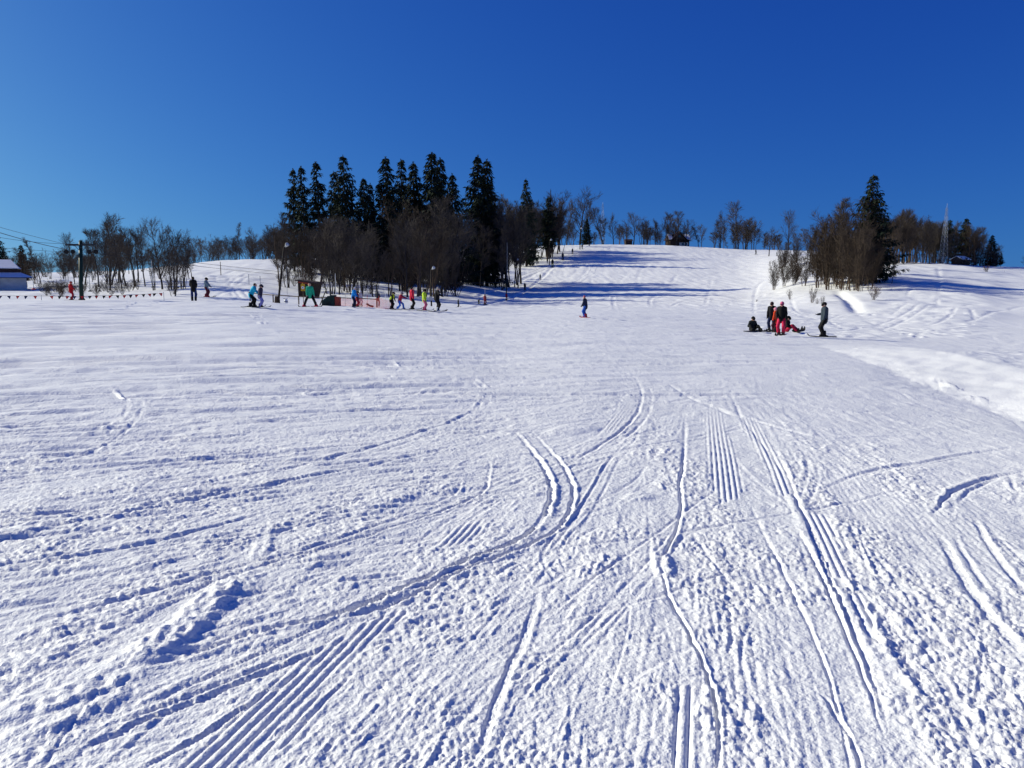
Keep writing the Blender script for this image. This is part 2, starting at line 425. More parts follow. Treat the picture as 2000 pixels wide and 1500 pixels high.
    # tracks read off the slope: (points, half width, depth, berm, berm side)
    T = [
        ([(1190, 690), (1225, 715), (1250, 755), (1252, 785), (1235, 820), (1190, 858), (1130, 895), (1090, 915)], .06, .035, .03, 1),
        ([(1212, 760), (1205, 800), (1180, 835), (1150, 860)], .04, .02, .015, 1),
        ([(850, 690), (905, 725), (940, 755), (945, 775), (925, 800), (880, 822), (800, 850), (600, 905), (300, 960), (0, 1010)], .08, .035, .04, -1),
        ([(880, 705), (930, 735), (958, 760), (955, 785), (900, 818)], .06, .03, .03, 1),
        ([(950, 815), (1010, 850), (1045, 890), (1070, 930), (1075, 975), (1055, 1020), (1010, 1055), (940, 1085), (860, 1115), (760, 1160), (640, 1205), (500, 1235), (300, 1300), (0, 1370)], .06, .06, .06, 1),
        ([(1085, 960), (1060, 1030), (990, 1070), (880, 1120), (700, 1190), (500, 1280), (300, 1370), (0, 1480)], .03, .022, .02, 1),
        ([(960, 870), (955, 920), (940, 960), (850, 1000), (700, 1050), (500, 1110), (250, 1200), (0, 1275)], .04, .03, .035, 1),
        ([(1290, 1090), (1300, 1150), (1330, 1210), (1365, 1280), (1390, 1350), (1405, 1430), (1400, 1560)], .022, .035, .02, 1),
        ([(1340, 800), (1335, 900), (1328, 940), (1330, 1000), (1300, 1080), (1290, 1100)], .022, .03, .025, 1),
        ([(1420, 740), (1440, 800), (1490, 870), (1540, 950), (1570, 1010), (1610, 1110), (1660, 1220), (1700, 1320), (1740, 1450)], .03, .03, .035, -1),
        ([(1555, 1030), (1600, 1120), (1640, 1210), (1690, 1330), (1730, 1450)], .015, .025, .02, 1),
        ([(1820, 1010), (1850, 970), (1900, 945), (2000, 920)], .03, .03, .03, 1),
        ([(1830, 1040), (1870, 1110), (1920, 1190), (2010, 1290)], .07, .02, .02, 1),
        ([(1900, 1010), (1940, 1080), (2010, 1170)], .05, .015, .02, 1),
        ([(1580, 965), (1700, 922), (1800, 905), (1900, 885), (2000, 872)], .035, .02, .025, 1),
        ([(1060, 1130), (1030, 1230), (990, 1320), (960, 1400), (920, 1520)], .05, .025, .025, 1),
        ([(1035, 1200), (1020, 1260), (1000, 1310)], .02, .025, .02, 1),
        ([(205, 745), (235, 765), (250, 785), (240, 810), (180, 840), (0, 890)], .07, .03, .03, 1),
        ([(280, 765), (292, 780), (270, 810), (245, 840), (180, 880), (60, 920)], .06, .03, .03, -1),
        ([(700, 690), (750, 695), (780, 712), (760, 735), (700, 750), (500, 775), (250, 800)], .10, .05, .06, 1),
        ([(0, 1110), (300, 1060), (560, 990)], .035, .03, .035, 1),
        ([(0, 1160), (250, 1110), (500, 1050), (720, 990)], .03, .025, .03, -1),
        ([(0, 950), (400, 900), (900, 850)], .06, .035, .045, 1),
        ([(0, 1230), (350, 1140), (700, 1040), (900, 960)], .03, .03, .035, 1),
        ([(0, 1050), (300, 990), (560, 940), (800, 890), (930, 860)], .05, .035, .04, 1),
        ([(0, 860), (300, 845), (700, 800), (900, 770)], .08, .04, .05, 1),
        ([(0, 780), (500, 760), (900, 735), (1060, 715)], .10, .04, .05, 1),
        ([(100, 720), (500, 712), (820, 700)], .12, .05, .06, -1),
        ([(0, 1330), (200, 1290), (420, 1240), (620, 1180)], .03, .02, .03, 1),
        ([(80, 1500), (300, 1400), (480, 1330), (640, 1260), (800, 1180)], .035, .03, .03, 1),
        ([(250, 1520), (420, 1420), (560, 1330), (700, 1245)], .03, .03, .025, 1),
        ([(500, 1500), (600, 1400), (700, 1310)], .02, .02, .02, 1),
        ([(1110, 1170), (1060, 1080), (1130, 1000), (1190, 900), (1240, 850)], .035, .015, .02, 1),
        ([(1250, 700), (1320, 760), (1400, 800), (1500, 830), (1640, 870)], .05, .02, .02, 1),
        ([(1120, 680), (1200, 712), (1240, 745)], .05, .03, .03, -1),
        ([(490, 608), (500, 622), (515, 632)], .12, .08, .08, 1), ([(510, 606), (513, 618), (522, 632)], .12, .08, .08, 1),
        ([(1600, 1350), (1660, 1440), (1690, 1520)], .02, .02, .015, 1),
        ([(1450, 960), (1560, 1180), (1640, 1400), (1660, 1520)], .02, .012, .012, 1),
    ]
    rs0 = random.Random(3)
    for pix, w, dp, bm, sd in T:
        c = curve(pix)
        stamp(c, w * .42, dp * .5, bm * .30, sd, smooth=.9)
        if w >= .03 and rs0.random() < .6:                 # the other ski
            o_ = rs0.uniform(.10, .22) * rs0.choice((-1, 1))
            stamp([(x + o_, y + o_ * .3) for x, y in c[rs0.randrange(4):-1 - rs0.randrange(6)]], w * .33, dp * .3, bm * .2, sd, smooth=.7)
    # piled ridges thrown up by the edges of turning boards
    for pix, w, h in [([(235, 1302), (300, 1268), (345, 1240), (400, 1192), (450, 1152), (520, 1118)], .055, .085),
                      ([(0, 1408), (60, 1385), (130, 1368), (220, 1332), (300, 1310)], .05, .06),
                      ([(0, 1440), (90, 1420), (200, 1370), (280, 1340)], .035, .04),
                      ([(1480, 800), (1560, 990), (1640, 1130), (1700, 1240), (1760, 1340), (1810, 1480)], .035, .03),
                      ([(0, 1300), (60, 1290), (120, 1270)], .04, .03),
                      ([(490, 1125), (505, 1095), (515, 1060), (520, 1010)], .03, .03),
                      ([(1090, 850), (1120, 838), (1145, 835)], .10, .06), ([(690, 1000), (760, 975), (800, 968)], .06, .05),
                      ([(0, 1050), (40, 1040), (90, 1025)], .05, .06), ([(1235, 975), (1260, 970)], .05, .04),
                      ([(1285, 1075), (1295, 1110), (1300, 1130)], .03, .05)]:
        c = curve(pix)
        stamp(c, w * .4, 0.0, h * .42, 0, smooth=0, bw=w * .9)
        stamp([(x - .6 * w, y + .1 * w) for x, y in c], w * 1.2, 0.0, 0, 0, smooth=0.9)

    # the rest of the traffic: short scraped lines along the flow
    rs = random.Random(5)
    def gap_at(v): return float(np.interp(v, r, gap[:, 0]))
    for k in range(5200):
        a = rs.uniform(-0.66, 0.66); rr = math.exp(rs.uniform(math.log(1.9), math.log(60)))
        if rs.random() < .80 * sstep(-.22, .10, a) * sstep(16, 7, rr): continue
        x, y = rr * math.sin(a), rr * math.cos(a)
        th = flow(x, y) + rs.gauss(0, 0.10 + (0.25 if rs.random() < .15 else 0))
        L = rr * rs.uniform(0.3, 1.3) * (1.0 if a < 0.1 else 0.6); w = (0.004 + 0.0022 * rr ** 0.85) * rs.uniform(0.5, 1.8)
        n = 9; bend = rs.gauss(0, 0.35); p = []
        for s in range(n):
            p.append((x, y))
            th2 = th + bend * (s / n - .5)
            x += math.cos(th2) * L / n; y += math.sin(th2) * L / n
        dpt = w * rs.uniform(0.12, 0.42) * (.85 - .55 * sstep(-.25, .05, a))
        dpt *= 1 + 1.2 * sstep(6, 16, rr) * sstep(.1, -.15, a)
        stamp(p, w, min(dpt, .05), min(dpt * rs.uniform(.4, 1.1), .05), rs.choice((1, 1, -1)), smooth=rs.uniform(.1, .5))

    # long light passes of single runs, crossing each other
    for k in range(330):
        a = rs.uniform(-0.64, 0.64); rr = math.exp(rs.uniform(math.log(2.2), math.log(46)))
        x, y = rr * math.sin(a), rr * math.cos(a)
        th = flow(x, y) + rs.gauss(0, .22); L = rr ** .8 * rs.uniform(.8, 2.2); bend = rs.gauss(0, .8 if a < -.1 else .4); n = 16; p = []
        for s_i in range(n):
            p.append((x, y)); t2 = th + bend * (s_i / n - .5)
            x += math.cos(t2) * L / n; y += math.sin(t2) * L / n
        w = (.005 + .0024 * rr ** .8) * rs.uniform(.6, 1.3)
        rt = sstep(-.2, .1, a)
        if rs.random() < .55 * rt: continue
        dp_ = w * rs.uniform(.25, .6) * (1 - .62 * rt)
        stamp(p, w, dp_, dp_ * .5, rs.choice((-1, 1)), smooth=.6)
        if rs.random() < .5:
            o_ = rs.uniform(.08, .2); stamp([(q[0] + o_, q[1] + .3 * o_) for q in p], w, dp_ * .8, dp_ * .4, rs.choice((-1, 1)), smooth=.5)
    # a long way off: drag-lift lane, carved lines down the piste, tracks in the powder either side
    def far_line(pix, w, dp, bm, sd=0): stamp(curve(pix, 10), w, dp, bm, sd, smooth=0)
    far_line([(860, 612), (940, 597), (990, 585), (1030, 566), (1055, 546), (1079, 522), (1100, 507), (1120, 495), (1150, 482)], .5, .14, .08)
    far_line([(900, 590), (960, 570), (1010, 553), (1040, 538), (1062, 524)], .4, .12, .08)
    for pix in [[(1220, 640), (1200, 600), (1190, 560), (1150, 530)], [(1120, 560), (1090, 580), (1040, 596), (980, 606)], [(1240, 520), (1215, 545), (1180, 570), (1100, 590)],
                [(1330, 520), (1310, 555), (1270, 585), (1300, 620)], [(1390, 540), (1385, 570), (1375, 600)], [(1130, 520), (1120, 535), (1095, 548), (1070, 556)],
                [(1160, 515), (1140, 535), (1130, 550)], [(1280, 500), (1250, 530), (1245, 560)], [(1420, 560), (1380, 580), (1330, 590), (1290, 610)]]:
        far_line(pix, .25, .04, .03)
    for pix in [[(403, 548), (404, 536), (430, 530), (480, 516), (505, 510)], [(425, 552), (424, 540), (455, 530), (508, 517)], [(422, 580), (440, 572), (452, 565)],
                [(452, 565), (452, 575), (458, 581)], [(456, 556), (462, 575), (476, 585)], [(470, 562), (478, 574), (484, 583)], [(440, 553), (450, 545), (462, 545), (465, 540)],
                [(450, 560), (456, 548), (500, 527)], [(395, 574), (430, 566), (450, 562)], [(463, 558), (470, 550), (490, 540)]]:
        far_line(pix, .16, .05, .02)
    for pix in [[(1770, 640), (1830, 632), (1860, 612), (1865, 602), (1850, 598)], [(1880, 632), (1940, 612), (2000, 598)], [(1890, 600), (1900, 615), (1905, 628)],
                [(1740, 617), (1760, 600), (1775, 590)], [(1800, 590), (1780, 605), (1745, 625), (1700, 640)], [(1840, 585), (1810, 600), (1770, 625), (1690, 650)],
                [(1835, 565), (1832, 590), (1850, 598), (1950, 604), (2000, 607)], [(1700, 655), (1800, 650), (1900, 640), (2000, 637)], [(1830, 520), (1836, 545), (1832, 575)],
                [(1620, 650), (1700, 640), (1760, 640), (1850, 655)], [(1520, 590), (1545, 610), (1600, 625), (1680, 635)], [(1545, 575), (1550, 600), (1570, 615)],
                [(1500, 545), (1480, 560), (1473, 590), (1475, 630)], [(1640, 640), (1620, 625), (1650, 612)], [(1860, 535), (1790, 560), (1770, 580)]]:
        far_line(pix, .16, .05, .02)
    rs2 = random.Random(9)
    for k in range(330):                                  # faint turns all down the piste
        px, py = rs2.uniform(1000, 1480), 478 + 140 * rs2.random() ** .8
        if px < 1000 + (600 - py) * 1.0: continue
        x, y = on_ground(px, py); L = rs2.uniform(6, 22); th = math.pi / 2 + rs2.gauss(0, .5); bd = rs2.gauss(0, 1.1); q = []
        for i in range(9):
            q.append((x, y)); x += math.cos(th + bd * (i / 9 - .5)) * L / 9; y += math.sin(th + bd * (i / 9 - .5)) * L / 9
        stamp(q, rs2.uniform(.15, .4), rs2.uniform(.02, .05), rs2.uniform(.01, .04), rs2.choice((-1, 1)), smooth=0)
    for k in range(260):                                  # trampled snow below the bank
        px, py = rs2.uniform(1490, 1900), rs2.uniform(572, 660)
        if px < 1560 or py > 610 or px > 1740:
            x, y = on_ground(px, py); th = rs2.uniform(0, math.pi); L = rs2.uniform(.4, 2.2)
            stamp([(x, y), (x + L * math.cos(th) * .5, y + L * math.sin(th) * .5), (x + L * math.cos(th), y + L * math.sin(th) * .8)], rs2.uniform(.08, .2), .06, .06, 0, smooth=0)
    # gully in the bank on the right
    gl = curve([(1634, 566), (1645, 576), (1658, 586), (1668, 597), (1680, 613)], 8)
    stamp(gl, .9, .45, .0, 0, smooth=0, bw=.5, taper=True, soft=True)

    # polygons in the picture where the groomer's corduroy or scraped flats survive
    def poly_mask(pix):
        g = [on_ground(*p) for p in pix]
        gx, gy = [p[0] for p in g], [p[1] for p in g]
        rr = [math.hypot(*p) for p in g]; aa = [math.atan2(*p) for p in g]
        i0, i1 = np.searchsorted(r, [min(rr) * .93, max(rr) * 1.07]); j0, j1 = np.searchsorted(az, [min(aa) - .03, max(aa) + .03])
        sl = (slice(i0, i1), slice(j0, j1))
        wob = noise(X[sl] * 9, Y[sl] * 9, 41) * .012 * R[sl] ** .7
        x, y = X[sl] + wob, Y[sl] + wob * .5
        ins = np.zeros(x.shape, bool); n = len(g)
        for i in range(n):
            x0, y0, x1, y1 = gx[i], gy[i], gx[(i + 1) % n], gy[(i + 1) % n]
            c = ((y0 > y) != (y1 > y)) & (x < (x1 - x0) * (y - y0) / ((y1 - y0) or 1e-9) + x0)
            ins ^= c
        return sl, ins
    COR = np.zeros((nr, na), np.float32)
    for pix in [[(1378, 795), (1405, 795), (1430, 870), (1450, 950), (1445, 972), (1410, 985), (1385, 930), (1380, 850)],
                [(800, 1186), (760, 1195), (660, 1245), (560, 1310), (440, 1415), (340, 1510), (450, 1520), (590, 1370), (700, 1275), (790, 1205)],
                [(850, 1062), (880, 1028), (948, 1012), (940, 1042), (885, 1068)], [(1730, 803), (1785, 793), (1835, 822), (1800, 836)],
                [(1440, 815), (1470, 815), (1560, 960), (1525, 970)], [(1480, 735), (1520, 740), (1530, 760), (1490, 762)], [(1570, 725), (1610, 728), (1620, 745), (1580, 742)],
                [(1230, 760), (1245, 790), (1190, 850), (1180, 830)], [(1320, 1350), (1312, 1510), (1362, 1510), (1358, 1340)], [(1570, 1000), (1620, 1010), (1660, 1130), (1620, 1130)],
                [(1650, 1150), (1690, 1170), (1720, 1260), (1690, 1240)], [(1620, 780), (1680, 790), (1700, 810), (1640, 800)], [(620, 1350), (560, 1420), (490, 1500), (600, 1440), (640, 1390)]]:
        sl, ins = poly_mask(pix); COR[sl][ins] = 1.0; S[sl][ins] = np.maximum(S[sl][ins], .9)
        G[sl][ins] *= .35; B[sl][ins] *= .25
    for pix in [[(1630, 668), (1720, 676), (1850, 715), (2030, 770), (2030, 828), (1900, 775), (1760, 725)], [(1000, 1000), (1080, 1010), (1090, 1025), (1040, 1030)]]:
        sl, ins = poly_mask(pix); S[sl][ins] = .93; G[sl][ins] *= .3; B[sl][ins] *= .3
    for _ in range(5):   # soften patch edges
        COR[:, 1:-1] = (COR[:, :-2] + 2 * COR[:, 1:-1] + COR[:, 2:]) / 4
        COR[1:-1] = (COR[:-2] + 2 * COR[1:-1] + COR[2:]) / 4

    # ---- fine relief
    nrow = int(np.searchsorted(r, 140)); s_ = slice(0, nrow)
    x, y, rad, gp = X[s_], Y[s_], R[s_], gap[s_]
    U, V = x * .97 - y * .24, x * .24 + y * .97           # across / along the groomer's run
    def lod(wave): return sstep(.55, 1.7, wave / gp)
    big = noise(x * .9, y * .9, 1) * .5 + noise(x * 2.3, y * 2.3, 2) * .3
    patch = sstep(-.40, .42, .9 * noise(U * 1.5, V * .4, 3) + .5 * noise(x * 2.7, y * 2.7, 4) + .35 * noise(x * .6, y * .6, 5))
    a = np.arctan2(x, y)
    rough = (.14 + 1.0 * patch) * (.80 + .14 * sstep(-.3, .25, a))
    rough = rough * (1 - .85 * S[s_]) * (1 - .93 * COR[s_])
    h = np.zeros_like(x)
    h += .010 * noise(x * 1.1, y * 1.1, 6) * lod(.9)
    xr, yr = .82 * x - .57 * y, .57 * x + .82 * y
    h += .0072 * lumps(xr / .042, yr / .042, 7) * rough * lod(.06)
    h += .0115 * lumps(xr / .023, yr / .023, 8) * rough * lod(.045)
    h += .016 * np.maximum(lumps(xr / .10, yr / .10, 9) - .5, 0) * rough * patch * lod(.15)
    h += .004 * noise(xr / .06, yr / .06, 10) * rough * lod(.06)
    h += .007 * noise(xr / .22, yr / .22, 11) * (1 - .8 * S[s_]) * lod(.2)
    h += .0045 * noise(U / .08, V / .9, 12) * (.4 + .6 * patch) * (1 - .8 * S[s_]) * (1 - COR[s_]) * lod(.12)
    # streaks along the flow at middle distance
    th = np.radians(78 - 76 * sstep(-.48, .14, -a - .34 + .0) * np.clip((np.log(np.maximum(rad, 1.6)) - math.log(1.5)) / math.log(22), 0, 1) ** .8)
    mid = sstep(4, 12, rad) * (.25 + .75 * sstep(125, 60, rad))
    lf = sstep(.22, -.18, a) ** 1.3
    for k, wv in enumerate((.08, .16, .32, .65, 1.3)):
        u_, v_ = .914 * y - .407 * x, .914 * x + .407 * y
        h += mid * (.05 + .95 * lf) * sstep(16, 7, wv / gp) * (1 - .8 * S[s_]) * .050 * wv ** .8 * noise(u_ / wv, v_ / (wv * 8), 13 + k) * lod(wv * .9)
        wp = u_ + .35 * wv * noise(x / (wv * 14), y / (wv * 14), 70 + k)
        n_ = noise(wp / (wv * 1.2), v_ / (wv * 16), 80 + k)
        h -= sstep(1.5, 4, rad) * (.01 + .99 * lf) * (1 - .7 * S[s_]) * .150 * wv ** .9 * sstep(14, 6, wv / gp) * np.clip(1 - np.abs(n_ + .1) / .30, 0, 1) * sstep(-.35, .25, noise(x / (wv * 9), y / (wv * 5), 90 + k)) * lod(wv * .62)
        h += mid * (1 - .8 * S[s_]) * .008 * wv ** .75 * noise((x * math.cos(.6 + k) - y * math.sin(.6 + k)) / wv, (x * math.sin(.6 + k) + y * math.cos(.6 + k)) / wv, 33 + k) * lod(wv * .6)
    # corduroy under everything, sharp where it survives
    co = np.abs(np.sin(U / .045 * math.pi)) ** .8
    h += .013 * (co - .6) * (COR[s_] + .22 * sstep(-.1, .5, noise(U * .9, V * .22, 51)) * (1 - COR[s_]) * (1 - S[s_])) * np.clip(.09 / gp, 0, 1) * sstep(.0195, .0125, rad * .00146)
    # churned lumps on the right below the bank
    churn = sstep(.40, .52, a - .004 * (rad - 20)) * sstep(12, 18, rad) * sstep(70, 45, rad) * (1 - S[s_])
    h += .7 * churn * (.10 * np.maximum(noise(x / .9, y / .9, 17), 0) + .10 * np.maximum(lumps(x / .7, y / .7, 18) - .5, 0) + .05 * noise(x / .35, y / .35, 19))
    Z[s_] += h * (1 + .10 * sstep(12, 6, rad))
    Z += G + B * (1 + .45 * np.clip(noise(X / .05, Y / .05, 20), -1, 1) * sstep(7, 4, R))
    # groomed edge of the piste on the right: banked towards the sun, easing off behind
    q0, q1 = np.array(on_ground(1640, 688)), np.array(on_ground(2030, 828))
    tv = (q1 - q0) / np.linalg.norm(q1 - q0); Ls = np.linalg.norm(q1 - q0)
    al = (X - q0[0]) * tv[0] + (Y - q0[1]) * tv[1]; dc = -((X - q0[0]) * -tv[1] + (Y - q0[1]) * tv[0])
    if (lambda p_: ((p_[0] - q0[0]) * tv[1] - (p_[1] - q0[1]) * tv[0]))(np.array(on_ground(1950, 740))) < 0: dc = -dc
    dc = dc + .12 * noise(X / .5, Y / .5, 61) + .2 * noise(X / 2.2, Y / 2.2, 62)
    along = sstep(-9, 5, al) * sstep(Ls + 12, Ls + 3, al)
    Wd = 2.4
    Z += along * np.where(dc < Wd, .21 * np.clip(dc, 0, Wd), .21 * Wd * sstep(20, Wd, dc)) * (R < 60)
    # hill and bank, far
    f_ = slice(int(np.searchsorted(r, 66)), nr)
    x, y, rad = X[f_], Y[f_], R[f_]
    hill = sstep(75, 110, rad) * sstep(900, 320, rad)
    Z[f_] += hill * (.06 * noise(x / 1.2, y / 9, 21) + .05 * noise(x / 3.5, y / 5, 22) + .16 * noise(x / 14, y / 11, 23))
    off = np.maximum(sstep(-.05, -.2, np.arctan2(x, y)), sstep(.33, .38, np.arctan2(x, y)))
    Z[f_] += off * (.14 * noise(x / 4, y / 4, 24) + .3 * noise(x / 17, y / 17, 25)) * sstep(70, 85, rad)
    Z[f_] += sstep(300, 600, rad) * 2.5 * noise(x / 120, y / 120, 26)

    idx = np.arange(nr * na, dtype=np.int32).reshape(nr, na)
    q = np.stack([idx[:-1, :-1], idx[:-1, 1:], idx[1:, 1:], idx[1:, :-1]], -1).reshape(-1, 4)[:, ::-1]
    seam = np.stack([idx[:-1, -1], idx[:-1, 0], idx[1:, 0], idx[1:, -1]], -1)[:, ::-1]
    me = mesh_np('snow_ground', np.stack([X, Y, Z], -1).reshape(-1, 3), np.concatenate([q, seam]), M_SNOW, smooth=True)
    o = link('ground', me)
    tag(o, 'snow covered ski slope with ski tracks rising to the hilltop', kind='structure')
    return o
build_snow()
# ---------------------------------------------------------------- trees
def tubes_mesh(name, segs, sides, mat):
    """segs: rows of (x0 y0 z0 x1 y1 z1 r0 r1) -> open tubes in one mesh"""
    s = np.array(segs, float); n = len(s)
    p0, p1, r0, r1 = s[:, 0:3], s[:, 3:6], s[:, 6:7], s[:, 7:8]
    d = p1 - p0; d /= np.maximum(np.linalg.norm(d, axis=1, keepdims=True), 1e-9)
    a = np.where(np.abs(d[:, 2:3]) < .9, np.array([[0, 0, 1.]]), np.array([[1., 0, 0]]))
    u = np.cross(d, a); u /= np.linalg.norm(u, axis=1, keepdims=True); w = np.cross(d, u)
    V = np.empty((n, 2, sides, 3))
    for k in range(sides):
        t = 2 * math.pi * k / sides
        o = u * math.cos(t) + w * math.sin(t)
        V[:, 0, k] = p0 + o * r0; V[:, 1, k] = p1 + o * r1
    b = (np.arange(n) * 2 * sides)[:, None]; k = np.arange(sides)[None]; k2 = (k + 1) % sides
    F = np.stack([b + k, b + k2, b + sides + k2, b + sides + k], -1).reshape(-1, 4)
    return mesh_np(name, V.reshape(-1, 3), F, mat, smooth=sides > 4)

M_BARK = mat_simple('bark_grey', (0.048, 0.041, 0.038), .9, .5, 1.2)
M_TWIG = mat_simple('twigs_grey', (0.076, 0.064, 0.056), .9, .35, .8)
M_BARK2 = mat_simple('bark_brown', (0.060, 0.045, 0.034), .9, .5, 1.2)
M_TWIG2 = mat_simple('twigs_brown', (0.100, 0.070, 0.050), .9, .35, .8)
M_BIRCH = mat_simple('bark_pale', (0.26, 0.24, 0.20), .8, .5, 3)
M_SBARK = mat_simple('bark_spruce', (0.060, 0.042, 0.030), .9, .4, 2)
M_NEEDLE = mat_simple('spruce_needles', (0.020, 0.033, 0.020), .8, .5, .9)
M_LEAF = mat_simple('dry_leaves', (0.20, 0.085, 0.045), .9, .4, 5)

def rdir(rs, d, ang):
    """a direction at about ang radians from d"""
    d = np.array(d) / np.linalg.norm(d)
    a = np.array([0, 0, 1.]) if abs(d[2]) < .9 else np.array([1., 0, 0])
    u = np.cross(d, a); u /= np.linalg.norm(u); w = np.cross(d, u)
    t = rs.uniform(0, 2 * math.pi)
    return d * math.cos(ang) + (u * math.cos(t) + w * math.sin(t)) * math.sin(ang)

def bare_tree(kind, seed):
    """unit-height tree; returns (trunk segs, twig segs). kinds: tall, broad, slim, clump, bush"""
    rs = random.Random(seed); big, fine = [], []
    P = dict(tall=dict(stems=1, h0=.28, n1=20, ang=.60, l1=.42, n2=8, n3=7, rad=.013, up=.55, sp=0),
             broad=dict(stems=1, h0=.20, n1=20, ang=.75, l1=.55, n2=9, n3=7, rad=.017, up=.55, sp=0),
             slim=dict(stems=1, h0=.22, n1=24, ang=.55, l1=.20, n2=7, n3=6, rad=.010, up=.30, sp=0),
             clump=dict(stems=6, h0=.34, n1=9, ang=.55, l1=.36, n2=6, n3=5, rad=.010, up=.40, sp=.30),
             thicket=dict(stems=9, h0=.08, n1=12, ang=.50, l1=.26, n2=5, n3=4, rad=.0055, up=.45, sp=.28),
             bush=dict(stems=12, h0=.12, n1=7, ang=.55, l1=.32, n2=5, n3=4, rad=.008, up=.35, sp=.55))[kind]
    def grow(p, d, L, r, lvl, out, n, curl, up):
        p = np.array(p, float); pts = [(p.copy(), np.array(d), r)]
        for i in range(n):
            d = np.array(d) + np.array([rs.gauss(0, curl), rs.gauss(0, curl), rs.gauss(0, curl) + up / n])
            d /= np.linalg.norm(d); q = p + d * L / n
            r2 = r * (1 - .8 * (i + 1) / n)
            r1 = r * (1 - .8 * i / n)
            out.append((*p, *q, r1, r2)); p = q; pts.append((p.copy(), d.copy(), r2))
        return pts
    for s in range(P['stems']):
        ang = rs.uniform(0, 2 * math.pi); lean = rs.uniform(.1, 1) * P['sp']
        base = np.array([math.cos(ang), math.sin(ang), 0]) * (.03 if P['stems'] > 1 else 0) * rs.uniform(.5, 1.5); base[2] = -.02
        d = np.array([math.cos(ang) * lean, math.sin(ang) * lean, 1.0])
        H = rs.uniform(.75, 1.0) if P['stems'] > 1 else 1.0
        H *= 1.0 / max(1, np.linalg.norm(d)) ** .5
        nseg = 9
        st = grow(base, d, H * .97, P['rad'] * rs.uniform(.7, 1.1) * (1 if P['stems'] == 1 else .8), 0, big, nseg, .05, .25)
        for b in range(P['n1']):
            t = P['h0'] + (1 - P['h0']) * (b + rs.random()) / P['n1'] * .97
            k = min(int(t * nseg), nseg - 1); f = t * nseg - k
            p = st[k][0] * (1 - f) + st[k + 1][0] * f; dd = st[k][1]
            L = P['l1'] * (1.15 - t) ** .62 * rs.uniform(.6, 1.15) * (.6 + .4 * min(1, (t - P['h0']) * 5))
            r = max(P['rad'] * .42 * (1.1 - t), .0022)
            b1 = grow(p, rdir(rs, dd, P['ang'] * rs.uniform(.7, 1.25)), L, r, 1, big if r > .0035 else fine, 5, .07, P['up'])
            for c in range(P['n2']):
                tt = .25 + .75 * (c + rs.random()) / P['n2']
                kk = min(int(tt * 5), 4); p2 = b1[kk][0] + (b1[kk + 1][0] - b1[kk][0]) * (tt * 5 - kk)
                L2 = L * .50 * (1.2 - tt) * rs.uniform(.7, 1.3) + .03
                b2 = grow(p2, rdir(rs, b1[kk][1], .6 * rs.uniform(.6, 1.4)), L2, .0021, 2, fine, 3, .09, .3)
                for e in range(P['n3']):
                    kk = rs.randrange(3); p3 = b2[kk][0] + (b2[kk + 1][0] - b2[kk][0]) * rs.random()
                    grow(p3, rdir(rs, b2[kk][1], .55 * rs.uniform(.5, 1.4)), L2 * .55 * rs.uniform(.6, 1.3) + .014, .0014, 3, fine, 2, .08, .2)
    top = max(q[5] for q in big + fine)
    return [tuple(v / top for v in q) for q in big], [tuple(v / top for v in q) for q in fine]

